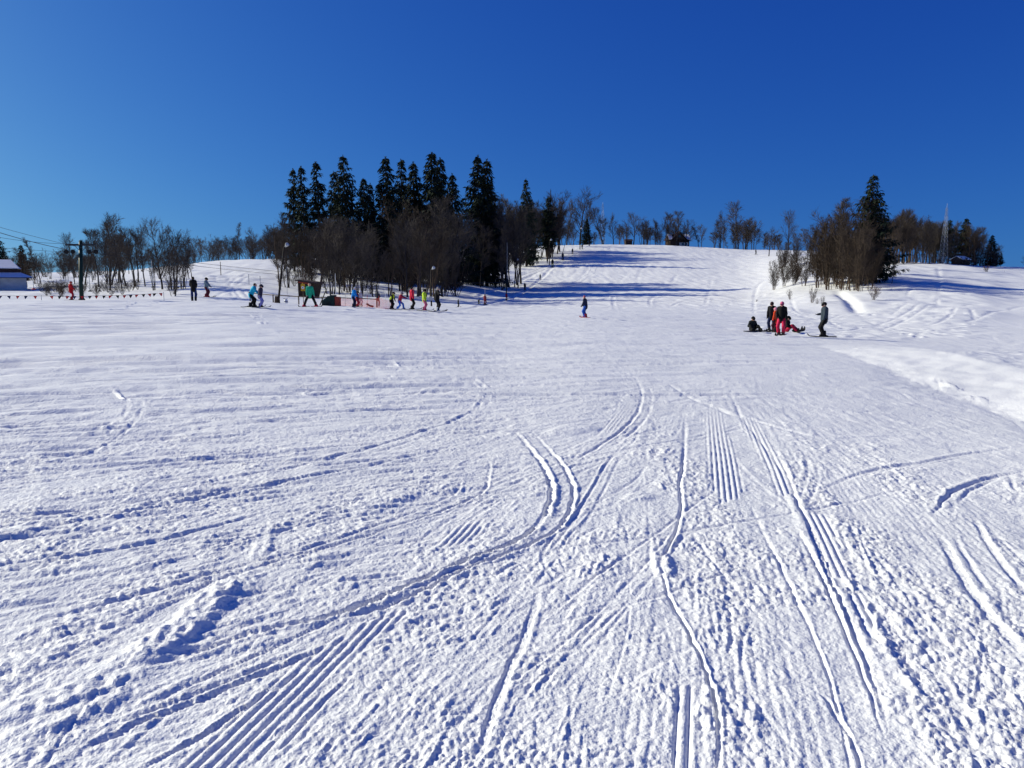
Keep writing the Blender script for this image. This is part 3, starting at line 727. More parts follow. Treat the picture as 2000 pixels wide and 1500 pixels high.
def spruce(seed, width=.15, bare=.10, ragged=.25, dens=1.0):
    """unit-height spruce: (trunk segs, needle verts, faces)"""
    rs = random.Random(seed); tr = []; V = []; F = []
    lean = (rs.gauss(0, .008), rs.gauss(0, .008))
    for i in range(8):
        a, b = i / 8, (i + 1) / 8
        tr.append((lean[0] * a, lean[1] * a, a - .01 * (i == 0), lean[0] * b, lean[1] * b, b, .0125 * (1 - a) + .001, .0125 * (1 - b) + .0006))
    nw = int(230 * dens); gapb = [rs.uniform(.6, 1.25) for _ in range(12)]
    def spray(p, d, L, w, droop):
        """a flat hanging sprig: a bent diamond of four triangles"""
        d = d / np.linalg.norm(d); s = np.cross(d, [0, 0, 1.]); n = np.linalg.norm(s)
        s = s / n if n > 1e-6 else np.array([1., 0, 0])
        s = s * math.cos(1.1 * rs.uniform(-1, 1)) + np.array([0, 0, 1.]) * rs.uniform(-.6, .6)
        m = p + d * L * .45 + np.array([0, 0, -droop * L * .2]); e = p + d * L + np.array([0, 0, -droop * L])
        k = len(V); V.extend([p, m + s * w, e, m - s * w]); F.append((k, k + 1, k + 2, k + 3))
    for w in range(nw):
        t = bare + (1 - bare) * ((w + rs.random() * .8) / nw) ** .93
        if t > .985: continue
        R = 1.9 * width * (1 - t) ** .92 * (1.0 if t > bare + .12 else .55 + 3.7 * (t - bare)) + .006
        for b in range(1):
            if rs.random() < ragged * .5: continue
            az = w * 2.39996 + rs.gauss(0, .5)
            L = R * rs.uniform(1 - ragged, 1 + ragged * .55) * gapb[int((az % 6.283) / 6.283 * 12) % 12] ** .6
            h = np.array([math.cos(az), math.sin(az), 0.])
            down = .12 + .65 * (1 - t) * rs.uniform(.5, 1.3) if t < .88 else -.5
            p = np.array([lean[0] * t, lean[1] * t, t]); n = 5; pts = [p]
            for i in range(n):
                f = (i + .5) / n
                slope = -down * (1 - 1.5 * f) if t < .88 else .5 * (1 - f)
                p = p + (h + np.array([0, 0, slope])) / math.hypot(1, slope) * L / n
                pts.append(p)
            for i in range(n):
                tr.append((*pts[i], *pts[i + 1], .0016 * (1 - i / n) + .0004, .0016 * (1 - (i + 1) / n) + .0004))
            m = max(6, int(21 * (L / .12) ** .8))
            for j in range(m):
                f = .12 + .88 * (j + rs.random()) / m; k = min(int(f * n), n - 1)
                q = pts[k] + (pts[k + 1] - pts[k]) * (f * n - k)
                side = rs.choice((-1, 1)); tdir = pts[k + 1] - pts[k]; tdir = tdir / np.linalg.norm(tdir)
                sd = np.array([-h[1], h[0], 0.]) * side
                d = tdir * rs.uniform(.5, 1) + sd * rs.uniform(.3, 1.0) + np.array([0, 0, rs.uniform(-.9, .1)])
                spray(q, d, (.026 + .026 * (1 - f) * (L / .12)) * rs.uniform(.7, 1.3), .0068 * rs.uniform(.7, 1.4), rs.uniform(.1, .9))
            spray(pts[-2], pts[-1] - pts[-2], L / n * 1.5, .005, 0)
    for j in range(26):
        t = rs.uniform(.955, 1.0); a = rs.uniform(0, 6.28)
        spray(np.array([lean[0] * t, lean[1] * t, t - .012]), np.array([math.cos(a), math.sin(a), 1.6]), .020, .003, 0)
    return tr, V, F

BARE = {}
for kind, nvar in (('tall', 4), ('broad', 3), ('slim', 3), ('clump', 3), ('bush', 2), ('thicket', 3)):
    for v in range(nvar):
        bg_, fn_ = bare_tree(kind, 100 * v + len(kind) * 17 + 3)
        BARE[kind, v, 'grey'] = (tubes_mesh('trunk', bg_, 5, M_BARK), tubes_mesh('crown', fn_, 3, M_TWIG))
BARE['slim', 9, 'pale'] = (BARE['slim', 1, 'grey'][0].copy(), BARE['slim', 1, 'grey'][1])
BARE['slim', 9, 'pale'][0].materials[0] = M_BIRCH
SPR = []
for sd, w_, br, rg, dn in ((1, .125, .10, .28, 1.0), (2, .085, .08, .45, 1.0), (3, .15, .08, .25, .9), (4, .115, .06, .30, 1.15), (5, .10, .20, .40, .95), (6, .17, .05, .22, .85)):
    tr_, v_, f_ = spruce(sd, w_, br, rg, dn)
    SPR.append((tubes_mesh('trunk', tr_, 4, M_SBARK), mesh_np('crown', np.array(v_), np.array(f_), M_NEEDLE)))

def plant_tree(name, meshes, px, d, h, rs, wide=1.0, sink=.1):
    x, y, z = at(px, d)
    e = empty(name, (x, y, z - sink), rs.uniform(0, 6.28))
    e.scale = (h * wide, h * wide, h)
    link('trunk', meshes[0], e); link('crown', meshes[1], e)
    return e
def height_to(px, d, top):
    """metres from the ground at (px, d) up to picture row top"""
    return z_at(top, d) - at(px, d)[2]

TR = random.Random(21)
def bare(px, d, top, kind, tone='grey', label=None, group=None, wide=1.0, var=None, cat='tree', h=None, name='bare_tree'):
    if kind == 'slim' and tone == 'brown': tone = 'grey'
    tn = 'grey' if tone == 'brown' else tone
    vs_ = [k for k in BARE if k[0] == kind and k[2] == tn]
    key = (kind, var, tn) if var is not None else TR.choice(vs_)
    hh = h if h else max(height_to(px, d, top), .6)
    e = plant_tree(name, BARE[key], px, d, hh, TR, wide)
    if tone == 'brown':
        for ch, mm in zip(e.children, (M_BARK2, M_TWIG2)):
            ch.material_slots[0].link = 'OBJECT'; ch.material_slots[0].material = mm
    return tag(e, label, cat, group)
def conifer(px, d, top, var, label, group=None, wide=1.0):
    e = plant_tree('spruce_tree', SPR[var], px, d, height_to(px, d, top), TR, wide * 1.18, .2)
    return tag(e, label, 'tree', group)

# --- spruces of the central wood, left to right
for i, (px, d, top, v, w, lab) in enumerate([
    (576, 150, 326, 1, 1.0, 'ragged thin spruce, leftmost of the tall central wood'),
    (600, 146, 322, 1, 1.05, 'second narrow spruce from the left edge of the central wood'),
    (630, 148, 313, 1, 1.15, 'sparse drooping spruce third from left in the central wood'),
    (655, 152, 331, 4, 1.0, 'slim spruce half hidden left of the wide-limbed tall spruce'),
    (679, 142, 300, 2, .92, 'tall spruce with wide upswept limbs in left half of the wood'),
    (712, 140, 345, 0, 1.0, 'shorter full spruce right of the wide-limbed tall spruce'),
    (727, 150, 355, 3, .8, 'small pointed spruce in the dip of the central treeline'),
    (758, 140, 303, 3, 1.15, 'broad dark spruce just right of the dip in the treeline'),
    (785, 152, 307, 4, .95, 'thin-topped spruce between two dark broad spruces'),
    (812, 146, 313, 3, 1.05, 'dark spruce fourth from the right of the dense spruce block'),
    (843, 144, 293, 0, 1.05, 'tallest spruce of the wood, with a narrow crown tip'),
    (863, 150, 305, 3, .95, 'spruce standing close on the right of the tallest spruce'),
    (885, 146, 336, 3, 1.05, 'lower pointed spruce at the right end of the dense block'),
    (935, 161, 300, 3, 1.1, 'left one of the twin tall spruces right of the gap'),
    (951, 163, 308, 3, 1.05, 'right one of the twin tall spruces right of the gap'),
    (1028, 228, 347, 2, .72, 'lone layered spruce beside the upper drag lift lane'),
    (1069, 246, 383, 4, 1.25, 'small lumpy dark conifer at the upper end of the wood'),
    (1145, 300, 425, 3, 1.4, 'short dark spruce among bare trees at the hilltop lamp'),
]):
    conifer(px, d, top, v, lab, 'spruces of the central wood', w)
conifer(1692, 118, 338, 5, 'big solitary spruce with long drooping limbs on the right bank', None, 1.08)
conifer(1849, 176, 427, 4, 'dark spruce just right of the lattice mast', 'spruces on the right ridge', 1.3)
conifer(1879, 178, 424, 3, 'bulky dark spruce above the small shed on the right ridge', 'spruces on the right ridge', 1.5)
conifer(1931, 176, 457, 3, 'pointed spruce at the right end of the ridge wood', 'spruces on the right ridge', 1.6)
conifer(1952, 180, 492, 4, 'tiny thin conifer beyond the end of the ridge wood', 'spruces on the right ridge', 1.3)
conifer(-6, 104, 428, 0, 'dark spruce cut by the left picture edge behind the house', None, 1.2)
conifer(46, 150, 476, 3, 'small far spruce right of the house roof', None, 1.4)

# --- left clump by the lift pylon
ADJ_ = dict(tall='single-trunked bare', broad='round-crowned bare', clump='many-stemmed bare')
for px, d, top, kind, w, lab in [
    (80, 120, 460, 'slim', 1.0, 'slim bare tree rising right of the house roof'), (146, 112, 450, 'tall', 1.0, 'bare tree directly behind the green lift pylon'),
    (165, 105, 441, 'tall', 1.1, 'bare tree right behind the lift pylon arms'), (191, 98, 440, 'tall', 1.0, 'bare tree left of the two tallest in the left clump'),
    (214, 92, 410, 'tall', 1.1, 'tallest dark-trunked bare tree of the left clump'), (237, 90, 416, 'tall', .9, 'second tall bare tree right of the tallest in the left clump'),
    (262, 97, 436, 'tall', 1.0, 'bare tree in the middle of the left clump'), (283, 97, 433, 'broad', .8, 'bare tree left of the fan-shaped one in the left clump'),
    (316, 92, 418, 'broad', 1.0, 'fan-shaped bare tree with spreading top in the left clump'), (337, 90, 436, 'clump', 1.1, 'many-stemmed bare tree right of the fan-shaped one'),
    (338, 74, 468, 'clump', .95, 'nearest multi-stemmed bare tree at the right end of the bunting'), (357, 90, 455, 'clump', 1.0, 'bare tree at the right edge of the left clump'),
    (298, 88, 470, 'clump', 1.0, 'low multi-stemmed tree under the fan-shaped bare tree'), (128, 100, 480, 'clump', .9, 'low bare thicket tree left of the lift pylon')]:
    bare(px, d, top, kind, 'grey', lab, 'bare trees left of the piste', w)
for i in range(9):
    px = TR.uniform(205, 372); kind = TR.choice(('tall', 'tall', 'clump', 'broad'))
    bare(px, TR.uniform(84, 116), TR.uniform(436, 474), kind, 'grey', '%s tree among the others %s the left clump' % (ADJ_[kind], 'in the left half of' if px < 280 else 'in the right half of'), 'bare trees left of the piste', TR.uniform(1, 1.3))
for i in range(42):
    px = TR.uniform(-30, 385); d = TR.uniform(100, 230)
    bare(px, d, TR.uniform(480, 508), TR.choice(('bush', 'clump', 'tall')), TR.choice(('grey', 'grey', 'brown')), 'bare tree of the low far hedge ' + ('behind the house' if px < 90 else 'behind the lift pylon' if px < 210 else 'behind the right half of the left clump'), 'far hedge at left', TR.uniform(1.1, 1.8))
for i in range(26):
    px = TR.uniform(75, 360); d = TR.uniform(76, 92)
    bare(px, d, TR.uniform(538, 556), 'bush', TR.choice(('grey', 'brown')), 'low bare shrub at the foot of the left trees ' + ('near the house' if px < 150 else 'near the lift pylon' if px < 250 else 'at the end of the bunting'), 'undergrowth at left', 1.3, cat='shrub', name='shrub')
# --- on the slope behind, left of the wood
bare(464, 235, 432, 'slim', 'grey', 'single tall slim bare tree on the far left slope', None, 1.0)
bare(496, 220, 440, 'broad', 'grey', 'bare tree just left of the central wood, on the skyline', None, 1.1)
for i in range(34):
    px = TR.uniform(375, 560); d = TR.uniform(205, 262)
    bare(px, d, TR.gauss(468, 8) - max(0, px - 480) * .30, TR.choice(('tall', 'broad', 'clump', 'bush')), 'grey', 'bare tree on the far left skyline ' + ('next to the left clump' if px < 430 else 'near the single slim tree' if px < 490 else 'against the edge of the central wood'), 'skyline trees left of the wood', TR.uniform(1, 1.5))
# --- central wood, front edge first
front = [(545, 440, 'tall'), (560, 470, 'clump'), (600, 432, 'clump'), (622, 425, 'tall'), (645, 415, 'clump'), (662, 420, 'tall'), (690, 452, 'clump'), (704, 446, 'clump'), (730, 468, 'clump'),
         (762, 488, 'clump'), (795, 430, 'tall'), (815, 412, 'broad'), (826, 412, 'clump'), (845, 440, 'clump'), (868, 470, 'clump'), (890, 490, 'bush')]
flab = ['leaning edge', 'low thicket', 'wide thicket', 'tall thin', 'dense many-stemmed', 'straight dark', 'spreading', 'fan-stemmed', 'small', 'low round many-stemmed', 'tall', 'round-topped brown', 'tangled', 'short', 'low', 'bushy']
for (px, top, kind), ad in zip(front, flab):
    d = np.interp(px, [540, 700, 760, 890], [106, 97, 96, 116])
    bare(px, d, top, kind, TR.choice(('grey', 'brown')), ad + ' bare tree fronting the central wood %s' % (
        'near the hut' if px < 640 else 'behind the orange net' if px < 790 else 'by the floodlight with the grey box'), 'bare trees along the front of the wood', 1.15)
ADJ = dict(thicket='thin-stemmed', tall='single-trunked', broad='round-crowned', slim='slim straight', clump='many-stemmed', bush='bushy')
for i in range(74):
    px = TR.uniform(540, 1092)
    if px < 890: d = np.interp(px, [540, 700, 850, 890], [110, 105, 120, 130]) + TR.random() ** 1.3 * 90
    elif px < 985: d = TR.uniform(150, 172)
    else: d = np.interp(px, [985, 1092], [222, 255]) + TR.uniform(0, 40)
    if px > 890 and TR.random() < .25: continue
    top = np.interp(px, [540, 600, 700, 900, 960, 1050, 1105], [430, 430, 425, 385, 390, 392, 400]) + TR.gauss(12, 22)
    kind = TR.choice(('tall', 'slim', 'slim', 'slim', 'tall', 'clump')) if px > 880 else TR.choice(('tall', 'clump', 'thicket', 'broad', 'slim'))
    tone = TR.choice(('grey', 'grey', 'brown')) if kind != 'slim' else 'grey'
    where = ('in the left part of the central wood, above the hut' if px < 660 else 'in the middle of the central wood, above the orange net' if px < 790 else
             'in the central wood behind the practice line' if px < 890 else 'in the central wood under the twin spruces' if px < 985 else 'in the upper wood beside the lift lane')
    bare(px, d, top, kind, tone, ('%s %s bare tree %s' % (ADJ[kind], tone, where)).replace('slim straight grey', 'slim straight'), 'bare trees inside the central wood', TR.uniform(.9, 1.3))
for i in range(17):
    px = TR.uniform(955, 1024); kind = TR.choice(('slim', 'slim', 'tall'))
    bare(px, TR.uniform(164, 182), TR.gauss(396, 14), kind, 'grey', ADJ[kind] + ' bare tree between the twin spruces and the lone layered spruce', 'bare trees inside the central wood', TR.uniform(1, 1.4))
for i in range(24):
    px = TR.uniform(1025, 1098); kind = TR.choice(('tall', 'tall', 'clump', 'slim'))
    bare(px, np.interp(px, [1025, 1098], [236, 262]) + TR.uniform(0, 14), TR.gauss(408, 12), kind, 'grey', ADJ[kind] + ' bare tree at the top corner of the wood by the upper floodlight', 'bare trees inside the central wood', TR.uniform(1, 1.4))
for i in range(34):
    px = TR.uniform(545, 1095)
    f = np.interp(px, [540, 700, 850, 900, 930, 1000, 1060, 1105], [105, 99, 112, 125, 156, 222, 232, 252])
    bare(px, f + TR.uniform(0, 25), 0, TR.choice(('bush', 'clump')), TR.choice(('grey', 'brown')), 'low bare shrub under the central wood ' + ('by the hut' if px < 660 else 'behind the net' if px < 800 else 'by the grey switch box' if px < 900 else 'along the lift lane'), 'undergrowth of the central wood', 1.2, cat='shrub', h=TR.uniform(2.0, 4.5), name='shrub')
# --- hilltop
for px, top, kind, w, lab in [
    (1106, 386, 'broad', 1.1, 'round bare tree left of the big one on the hilltop'), (1131, 361, 'broad', 1.25, 'largest broad bare tree on the hilltop by the lamp'),
    (1152, 382, 'tall', 1.1, 'bare tree right of the largest broad hilltop tree'), (1176, 402, 'tall', 1.2, 'bare tree beside the faint lattice pylon on the hilltop'),
    (1197, 414, 'broad', 1.1, 'low round bare tree left of the gap on the hilltop'), (1236, 410, 'broad', 1.25, 'round bare tree standing over the small brown shed'),
    (1256, 432, 'slim', 1.2, 'slim bare tree right of the small brown shed'), (1278, 424, 'tall', 1.2, 'bare tree left of the hilltop house'),
    (1298, 409, 'tall', 1.0, 'tall bare tree at the left gable of the hilltop house'), (1318, 407, 'tall', 1.2, 'tall bare tree in front of the hilltop house'),
    (1337, 425, 'broad', 1.1, 'spreading bare tree right of the hilltop house'), (1368, 434, 'broad', 1.0, 'small bare tree alone in the skyline gap right of the house'),
    (1404, 408, 'broad', 1.0, 'bare tree left of the tall forked one on the right skyline'), (1440, 388, 'tall', 1.35, 'tall forked bare tree on the skyline right of the house'),
    (1470, 426, 'broad', 1.0, 'round bare tree above the skier on the hill crest'), (1538, 405, 'broad', .95, 'paired-trunk bare tree on the skyline left of the right bank')]:
    bare(px, TR.uniform(296, 312), top, kind, 'grey', lab, 'bare trees on the hilltop', w)
for i in range(52):
    px = TR.uniform(1095, 1540)
    if 1345 < px < 1362: continue
    bare(px, TR.uniform(300, 330), TR.gauss(440, 12), TR.choice(('tall', 'tall', 'broad', 'slim', 'clump')), TR.choice(('grey', 'grey', 'brown')), 'smaller bare tree along the hilltop ' + ('left of the tiny shed' if px < 1215 else 'between tiny shed and chalet' if px < 1300 else 'at the chalet' if px < 1365 else 'right of the skyline gap' if px < 1450 else 'near the skier on the crest'), 'row of small trees on the hilltop', TR.uniform(1, 1.7))
# --- right bank
for px, d, top, kind, tone, w, lab in [
    (1512, 128, 500, 'thicket', 'brown', 1.1, 'leftmost low sapling clump on the right bank'), (1532, 130, 488, 'thicket', 'brown', 1.0, 'second sapling clump from the left on the right bank'),
    (1552, 128, 492, 'thicket', 'brown', 1.0, 'third sapling clump from the left on the right bank'), (1570, 122, 486, 'thicket', 'brown', 1.1, 'bushy sapling clump left of the gully on the right bank'),
    (1600, 116, 428, 'thicket', 'brown', 1.0, 'brown many-stemmed tree left of the pale birch'), (1620, 112, 412, 'thicket', 'brown', 1.0, 'brown many-stemmed tree over the top of the gully'),
    (1617, 118, 385, 'slim', 'pale', 1.1, 'pale slim birch, left one of two on the right bank'), (1634, 116, 380, 'slim', 'pale', 1.0, 'pale slim birch, right one of two on the right bank'),
    (1642, 112, 388, 'thicket', 'brown', 1.0, 'dense brown tree right of the birches'), (1655, 118, 378, 'tall', 'brown', 1.2, 'tall brown bare tree left of the big spruce'),
    (1680, 101, 442, 'thicket', 'brown', 1.05, 'brown many-stemmed tree in front of the big spruce'), (1668, 103, 424, 'thicket', 'brown', 1.1, 'brown tree at the right lip of the gully'),
    (1700, 104, 472, 'thicket', 'brown', 1.05, 'brown tree below the right limbs of the big spruce'), (1715, 122, 480, 'thicket', 'brown', 1.1, 'brown thicket tree right of the big spruce'),
    (1610, 120, 425, 'thicket', 'brown', 1.2, 'dense brown tree behind the left birch'), (1650, 108, 404, 'thicket', 'brown', 1.15, 'dense brown tree in the middle of the right bank'), (1688, 110, 452, 'thicket', 'brown', 1.2, 'brown tree right against the big spruce'), (1630, 122, 415, 'broad', 'brown', 1.0, 'spreading brown tree behind the two birches'), (1712, 116, 466, 'broad', 'brown', .9, 'spreading brown tree right of the big spruce'),
    (1742, 112, 500, 'slim', 'grey', 1.3, 'small thin sapling standing alone on the trodden right slope'), (1735, 150, 430, 'tall', 'brown', 1.2, 'brown bare tree where the bank meets the ridge wood')]:
    bare(px, d, top, kind, tone, lab, 'trees on the right bank', w)
for i in range(16):
    px = TR.uniform(1505, 1725); d = np.interp(px, [1500, 1560, 1640, 1725], [132, 126, 112, 118]) + TR.uniform(0, 25)
    bare(px, d, TR.gauss(505, 12) if px < 1600 else TR.gauss(470, 20), TR.choice(('bush', 'thicket')), 'brown', 'brown bare shrub in the right bank thicket ' + ('among the saplings' if px < 1595 else 'around the birches' if px < 1650 else 'around the big spruce'), 'thicket on the right bank', 1.2, cat='shrub', name='shrub')
for i in range(18):
    px = TR.uniform(1490, 1720)
    bare(px, TR.uniform(170, 270), TR.gauss(455, 14), TR.choice(('tall', 'broad', 'thicket')), 'grey', 'grey bare tree far behind the ' + ('saplings of the right bank' if px < 1590 else 'birches of the right bank' if px < 1650 else 'big spruce of the right bank'), 'trees far behind the right bank', 1.2)
# --- right ridge wood
for i in range(54):
    px = TR.uniform(1712, 1945)
    top = np.interp(px, [1712, 1740, 1800, 1850, 1900, 1945], [405, 402, 420, 425, 432, 470]) + abs(TR.gauss(0, 14))
    bare(px, TR.uniform(170, 198), top, TR.choice(('tall', 'broad', 'tall', 'clump')), TR.choice(('grey', 'brown')), 'bare tree of the right ridge wood ' + ('next to the big spruce' if px < 1765 else 'between big spruce and lattice mast' if px < 1830 else 'around the dark spruces' if px < 1900 else 'at its right end'), 'wood on the right ridge', TR.uniform(1, 1.35))
for i in range(20):
    px = TR.uniform(1720, 1945)
    bare(px, TR.uniform(166, 176), 0, 'bush', 'grey', 'low bare shrub edging the right ridge wood ' + ('left of the mast' if px < 1838 else 'right of the mast'), 'undergrowth of the right ridge', 1.3, cat='shrub', h=TR.uniform(2, 4), name='shrub')
bare(1768, 172, 448, 'slim', 'pale', 'pale dead trunk standing in the right ridge wood', None, .6, var=9)
bare(1999, 190, 492, 'broad', 'grey', 'bare tree cut by the right picture edge', None, 1.2)
bare(1960, 150, 541, 'slim', 'grey', 'thin dead stalk sticking out of the snow at far right', None, .8, name='sapling', cat='sapling')
for px, d, hh, lab in [(1545, 100, 2.2, 'short twiggy sprig on the snowy mound left of the gully'), (1588, 88, 3.4, 'taller dry sprig in the snow below the birches'), (1608, 86, 1.6, 'low dry sprig beside the gully'),
                       (1598, 86, 1.3, 'lowest dry sprig left of the gully'), (1480, 104, .8, 'stubby dry weed at the edge of the piste')]:
    bare(px, d, 0, 'bush', 'brown', lab, 'dry sprigs on the bank', .7, cat='shrub', h=hh * .7, name='shrub')

# a small shrub that kept its dead leaves
def leafy_shrub(px, d, h, w, lab):
    x, y, z = at(px, d); e = empty('leafy_shrub', (x, y, z - .05), TR.uniform(0, 6)); e.scale = (h * w, h * w, h)
    link('branch', BARE['bush', 0, 'grey'][0], e); link('twigs', BARE['bush', 0, 'grey'][1], e)
    rs = random.Random(int(px)); V, F = [], []
    fine = bare_tree('bush', 3 + len('bush') * 17)[1]
    for s in rs.sample(fine, 700):
        p = np.array(s[3:6]); a = np.array(rdir(rs, (0, 0, 1), 1.2)) * .022; b = np.array(rdir(rs, a, 1.3)) * .011
        k = len(V); V += [p, p + a * .5 + b, p + a, p + a * .5 - b]; F.append((k, k + 1, k + 2, k + 3))
    o = link('leaves', mesh_np('leaves', np.array(V), np.array(F), M_LEAF), e); o['kind'] = 'stuff'
    tag(e, lab, 'shrub', 'shrubs with dead leaves')
leafy_shrub(1708, 88, 1.9, 1.1, 'reddish shrub with dead leaves at the foot of the right bank')
leafy_shrub(1926, 148, 1.5, 1.3, 'small reddish shrub on the open slope below the last spruce')
# ---------------------------------------------------------------- lift, lamps, fences, buildings
M_GREEN = mat_simple('paint_green', (0.010, 0.030, 0.026), .5, .3, 4)
M_DARK = mat_simple('steel_dark', (0.030, 0.032, 0.036), .5, .3, 5)
M_STEEL = mat_simple('steel_galvanised', (0.38, 0.40, 0.43), .45, .2, 4, metal=.6)
M_RED = mat_simple('paint_red', (0.50, 0.03, 0.03), .6, .2, 5)
M_RUST = mat_simple('paint_rust_red', (0.30, 0.055, 0.035), .7, .3, 5)
M_NAVY = mat_simple('cloth_navy', (0.02, 0.025, 0.09), .8, .2, 5)
M_BLACK = mat_simple('black_plastic', (0.012, 0.012, 0.014), .6, .2, 5)
M_WHITE = mat_simple('paint_white', (0.78, 0.78, 0.78), .5, .08, 5)
M_YELLOW = mat_simple('paint_yellow', (0.55, 0.33, 0.03), .6, .2, 5)
M_ORANGE = mat_simple('net_orange', (0.75, 0.11, 0.07), .7, .15, 5)
M_WOOD = mat_simple('wood_weathered', (0.045, 0.030, 0.022), .85, .45, 7, bump=.3)
M_POLE = mat_simple('wood_tarred', (0.022, 0.018, 0.016), .8, .4, 5)
M_WOODR = mat_simple('wood_rail', (0.10, 0.075, 0.055), .85, .35, 7, bump=.3)
M_SHINGLE = mat_simple('shingle_dark', (0.055, 0.038, 0.040), .85, .35, 3, bump=.3)
M_RENDER = mat_simple('render_grey', (0.62, 0.64, 0.62), .9, .12, 1.5)
M_CREAM = mat_simple('render_cream', (0.62, 0.58, 0.50), .9, .1, 1.5)
M_ROOFSNOW = mat_simple('roof_snow', (0.86, 0.87, 0.89), .6, .04, 2, bump=.3)
M_LAMP = mat_simple('lamp_glass', (0.50, 0.53, 0.57), .2, .05, 5)
def glass_mat():
    m = mat_simple('window_glass', (0.03, 0.04, 0.05), .08, .2, 3); m.node_tree.nodes['Principled BSDF'].inputs['Specular IOR Level'].default_value = .6
    return m
M_GLASS = glass_mat()

# --- drag lift pylons
def lift_pylon(px, d, top_row, arm, wpost, label, mast=None):
    x, y, z = at(px, d); H = z_at(top_row, d) - z
    e = tag(empty('lift_pylon', (x, y, z), 0), label, 'lift pylon', 'drag lift pylons')
    MB().tube([(0, 0, -.15), (.02 * H / 5, 0, H * .3), (.055 * H, 0, H)], [wpost * 1.15, wpost, wpost * .88], 8).build('post', M_GREEN, e, True)
    MB().tube([(0, 0, -.1), (0, 0, .14)], [wpost * 1.9, wpost * 1.4], 8).build('foot', M_DARK, e)
    cx = .05 * H
    MB().tube([(.055 * H, 0, H), (.058 * H, 0, H + wpost * 1.0)], [wpost * 1.0, wpost * .7], 8).build('cap', M_GREEN, e)
    MB().box((cx, 0, H * .955), (arm * 2, wpost, wpost)).build('cross_arm', M_DARK, e)
    for s in (-1, 1):
        MB().tube([(cx + s * wpost * .8, 0, H * .85), (cx + s * arm * .42, 0, H * .945)], wpost * .16, 5).build('brace', M_DARK, e)
        hx = cx + s * arm * .78
        b = MB().tube([(hx, 0, H * .95), (hx, 0, H * .95 - arm * .42)], wpost * .15, 5)
        b.box((hx, 0, H * .95 - arm * .44), (arm * .5, wpost * .25, wpost * .22)); sf = b.build('sheave_frame', M_DARK, e)
        for q in (-1, 1):
            wx = hx + q * arm * .22
            MB().tube([(wx, -.05, H * .95 - arm * .45), (wx, .05, H * .95 - arm * .45)], arm * .15, 12).build('sheave', M_BLACK, sf)
    if mast: MB().tube([(cx, 0, H), (cx, 0, H + mast)], [.05, .03], 5).build('mast', M_STEEL, e)
    return (x + cx - arm * .78, y, z + H * .95 - arm * .33), (x + cx + arm * .78, y, z + H * .95 - arm * .33), (x + cx, y, z + H)
pyA = lift_pylon(157, 66, 473, 1.25, .165, 'green steel drag lift pylon beside the red skier at left')
pyB = lift_pylon(989, 138, 546, .95, .10, 'small far drag lift pylon with T-shaped arm at the foot of the lane', mast=6.5)
def cable(name, p, q, sag, r, label, cat, group=None):
    pts = [tuple(p[k] + (q[k] - p[k]) * t - (sag * 4 * t * (1 - t) if k == 2 else 0) for k in range(3)) for t in (i / 16 for i in range(17))]
    o = MB().tube(pts, r, 4).build(name, M_DARK)
    return tag(o, label, cat, group)
def pt(px, row, d):
    v = pix_dir(px, row); return (float(v[0] / v[1] * d), d, z_at(row, d))
cable('haul_rope', pyA[0], pyB[0], 1.2, .016, 'haul rope from the left arm of the green pylon up the valley', 'cable', 'haul ropes')
cable('haul_rope', pyA[1], pyB[1], 1.0, .016, 'haul rope from the right arm of the green pylon up the valley', 'cable', 'haul ropes')
top_ = at(1168, 300)
cable('haul_rope', pyB[0], (top_[0] - 1, top_[1], top_[2] + 3.5), 1.5, .02, 'left haul rope climbing beside the upper lift lane', 'cable', 'haul ropes')
cable('haul_rope', pyB[1], (top_[0] + 1, top_[1], top_[2] + 3.5), 1.5, .02, 'right haul rope climbing beside the upper lift lane', 'cable', 'haul ropes')
cable('haul_rope', pyA[0], pt(-70, 432, 46), .15, .022, 'thick rope sloping up left from the green pylon, uppermost', 'cable', 'ropes at upper left')
cable('haul_rope', pyA[1], pt(-70, 424, 46), .10, .012, 'thin rope sloping up left above the thick one', 'cable', 'ropes at upper left')
cable('overhead_wire', pt(-60, 452, 98), pt(120, 476, 110), .3, .022, 'upper power wire crossing the sky over the house', 'cable', 'power wires')
cable('overhead_wire', pt(-60, 479, 98), pt(395, 492, 190), .8, .022, 'lower power wire just above the house roof', 'cable', 'power wires')

def hanger(px, row_top, row_bot, d, plate, label, rope_row, dx=0):
    e = tag(empty('lift_hanger', pt(px, row_bot, d), 0), label, 'lift hanger', 'drag lift hangers')
    L = z_at(row_top, d) - z_at(row_bot, d); Lr = z_at(rope_row, d) - z_at(row_bot, d)
    MB().tube([(0, 0, .02), (dx, 0, L)], .028, 6).build('rod', M_STEEL, e)
    MB().tube([(dx, 0, L), (dx, 0, Lr)], .008, 4).build('cord', M_DARK, e)
    m = MB().tube([(0, 0, -.03), (0, 0, .05)], [.20, .17], 12); m.tube([(0, 0, .05), (0, 0, .12)], [.17, .05], 12)
    m.build('seat_disc', plate, e)
hanger(66, 528, 565, 72, M_RED, 'white lift hanger with a red seat disc right of the house', 470)
hanger(176, 535, 569, 80, M_BLACK, 'lift hanger with black disc, left one behind the pennants', 494)
hanger(195, 545, 569, 84, M_BLACK, 'lift hanger with black disc, right one behind the pennants', 494)
hanger(299, 508, 561, 86, M_BLACK, 'long pale lift hanger in front of the fan-shaped tree', 498)
hanger(347, 542, 562, 88, M_BLACK, 'short slanting pale hanger by the multi-stemmed tree', 500, dx=-.5)

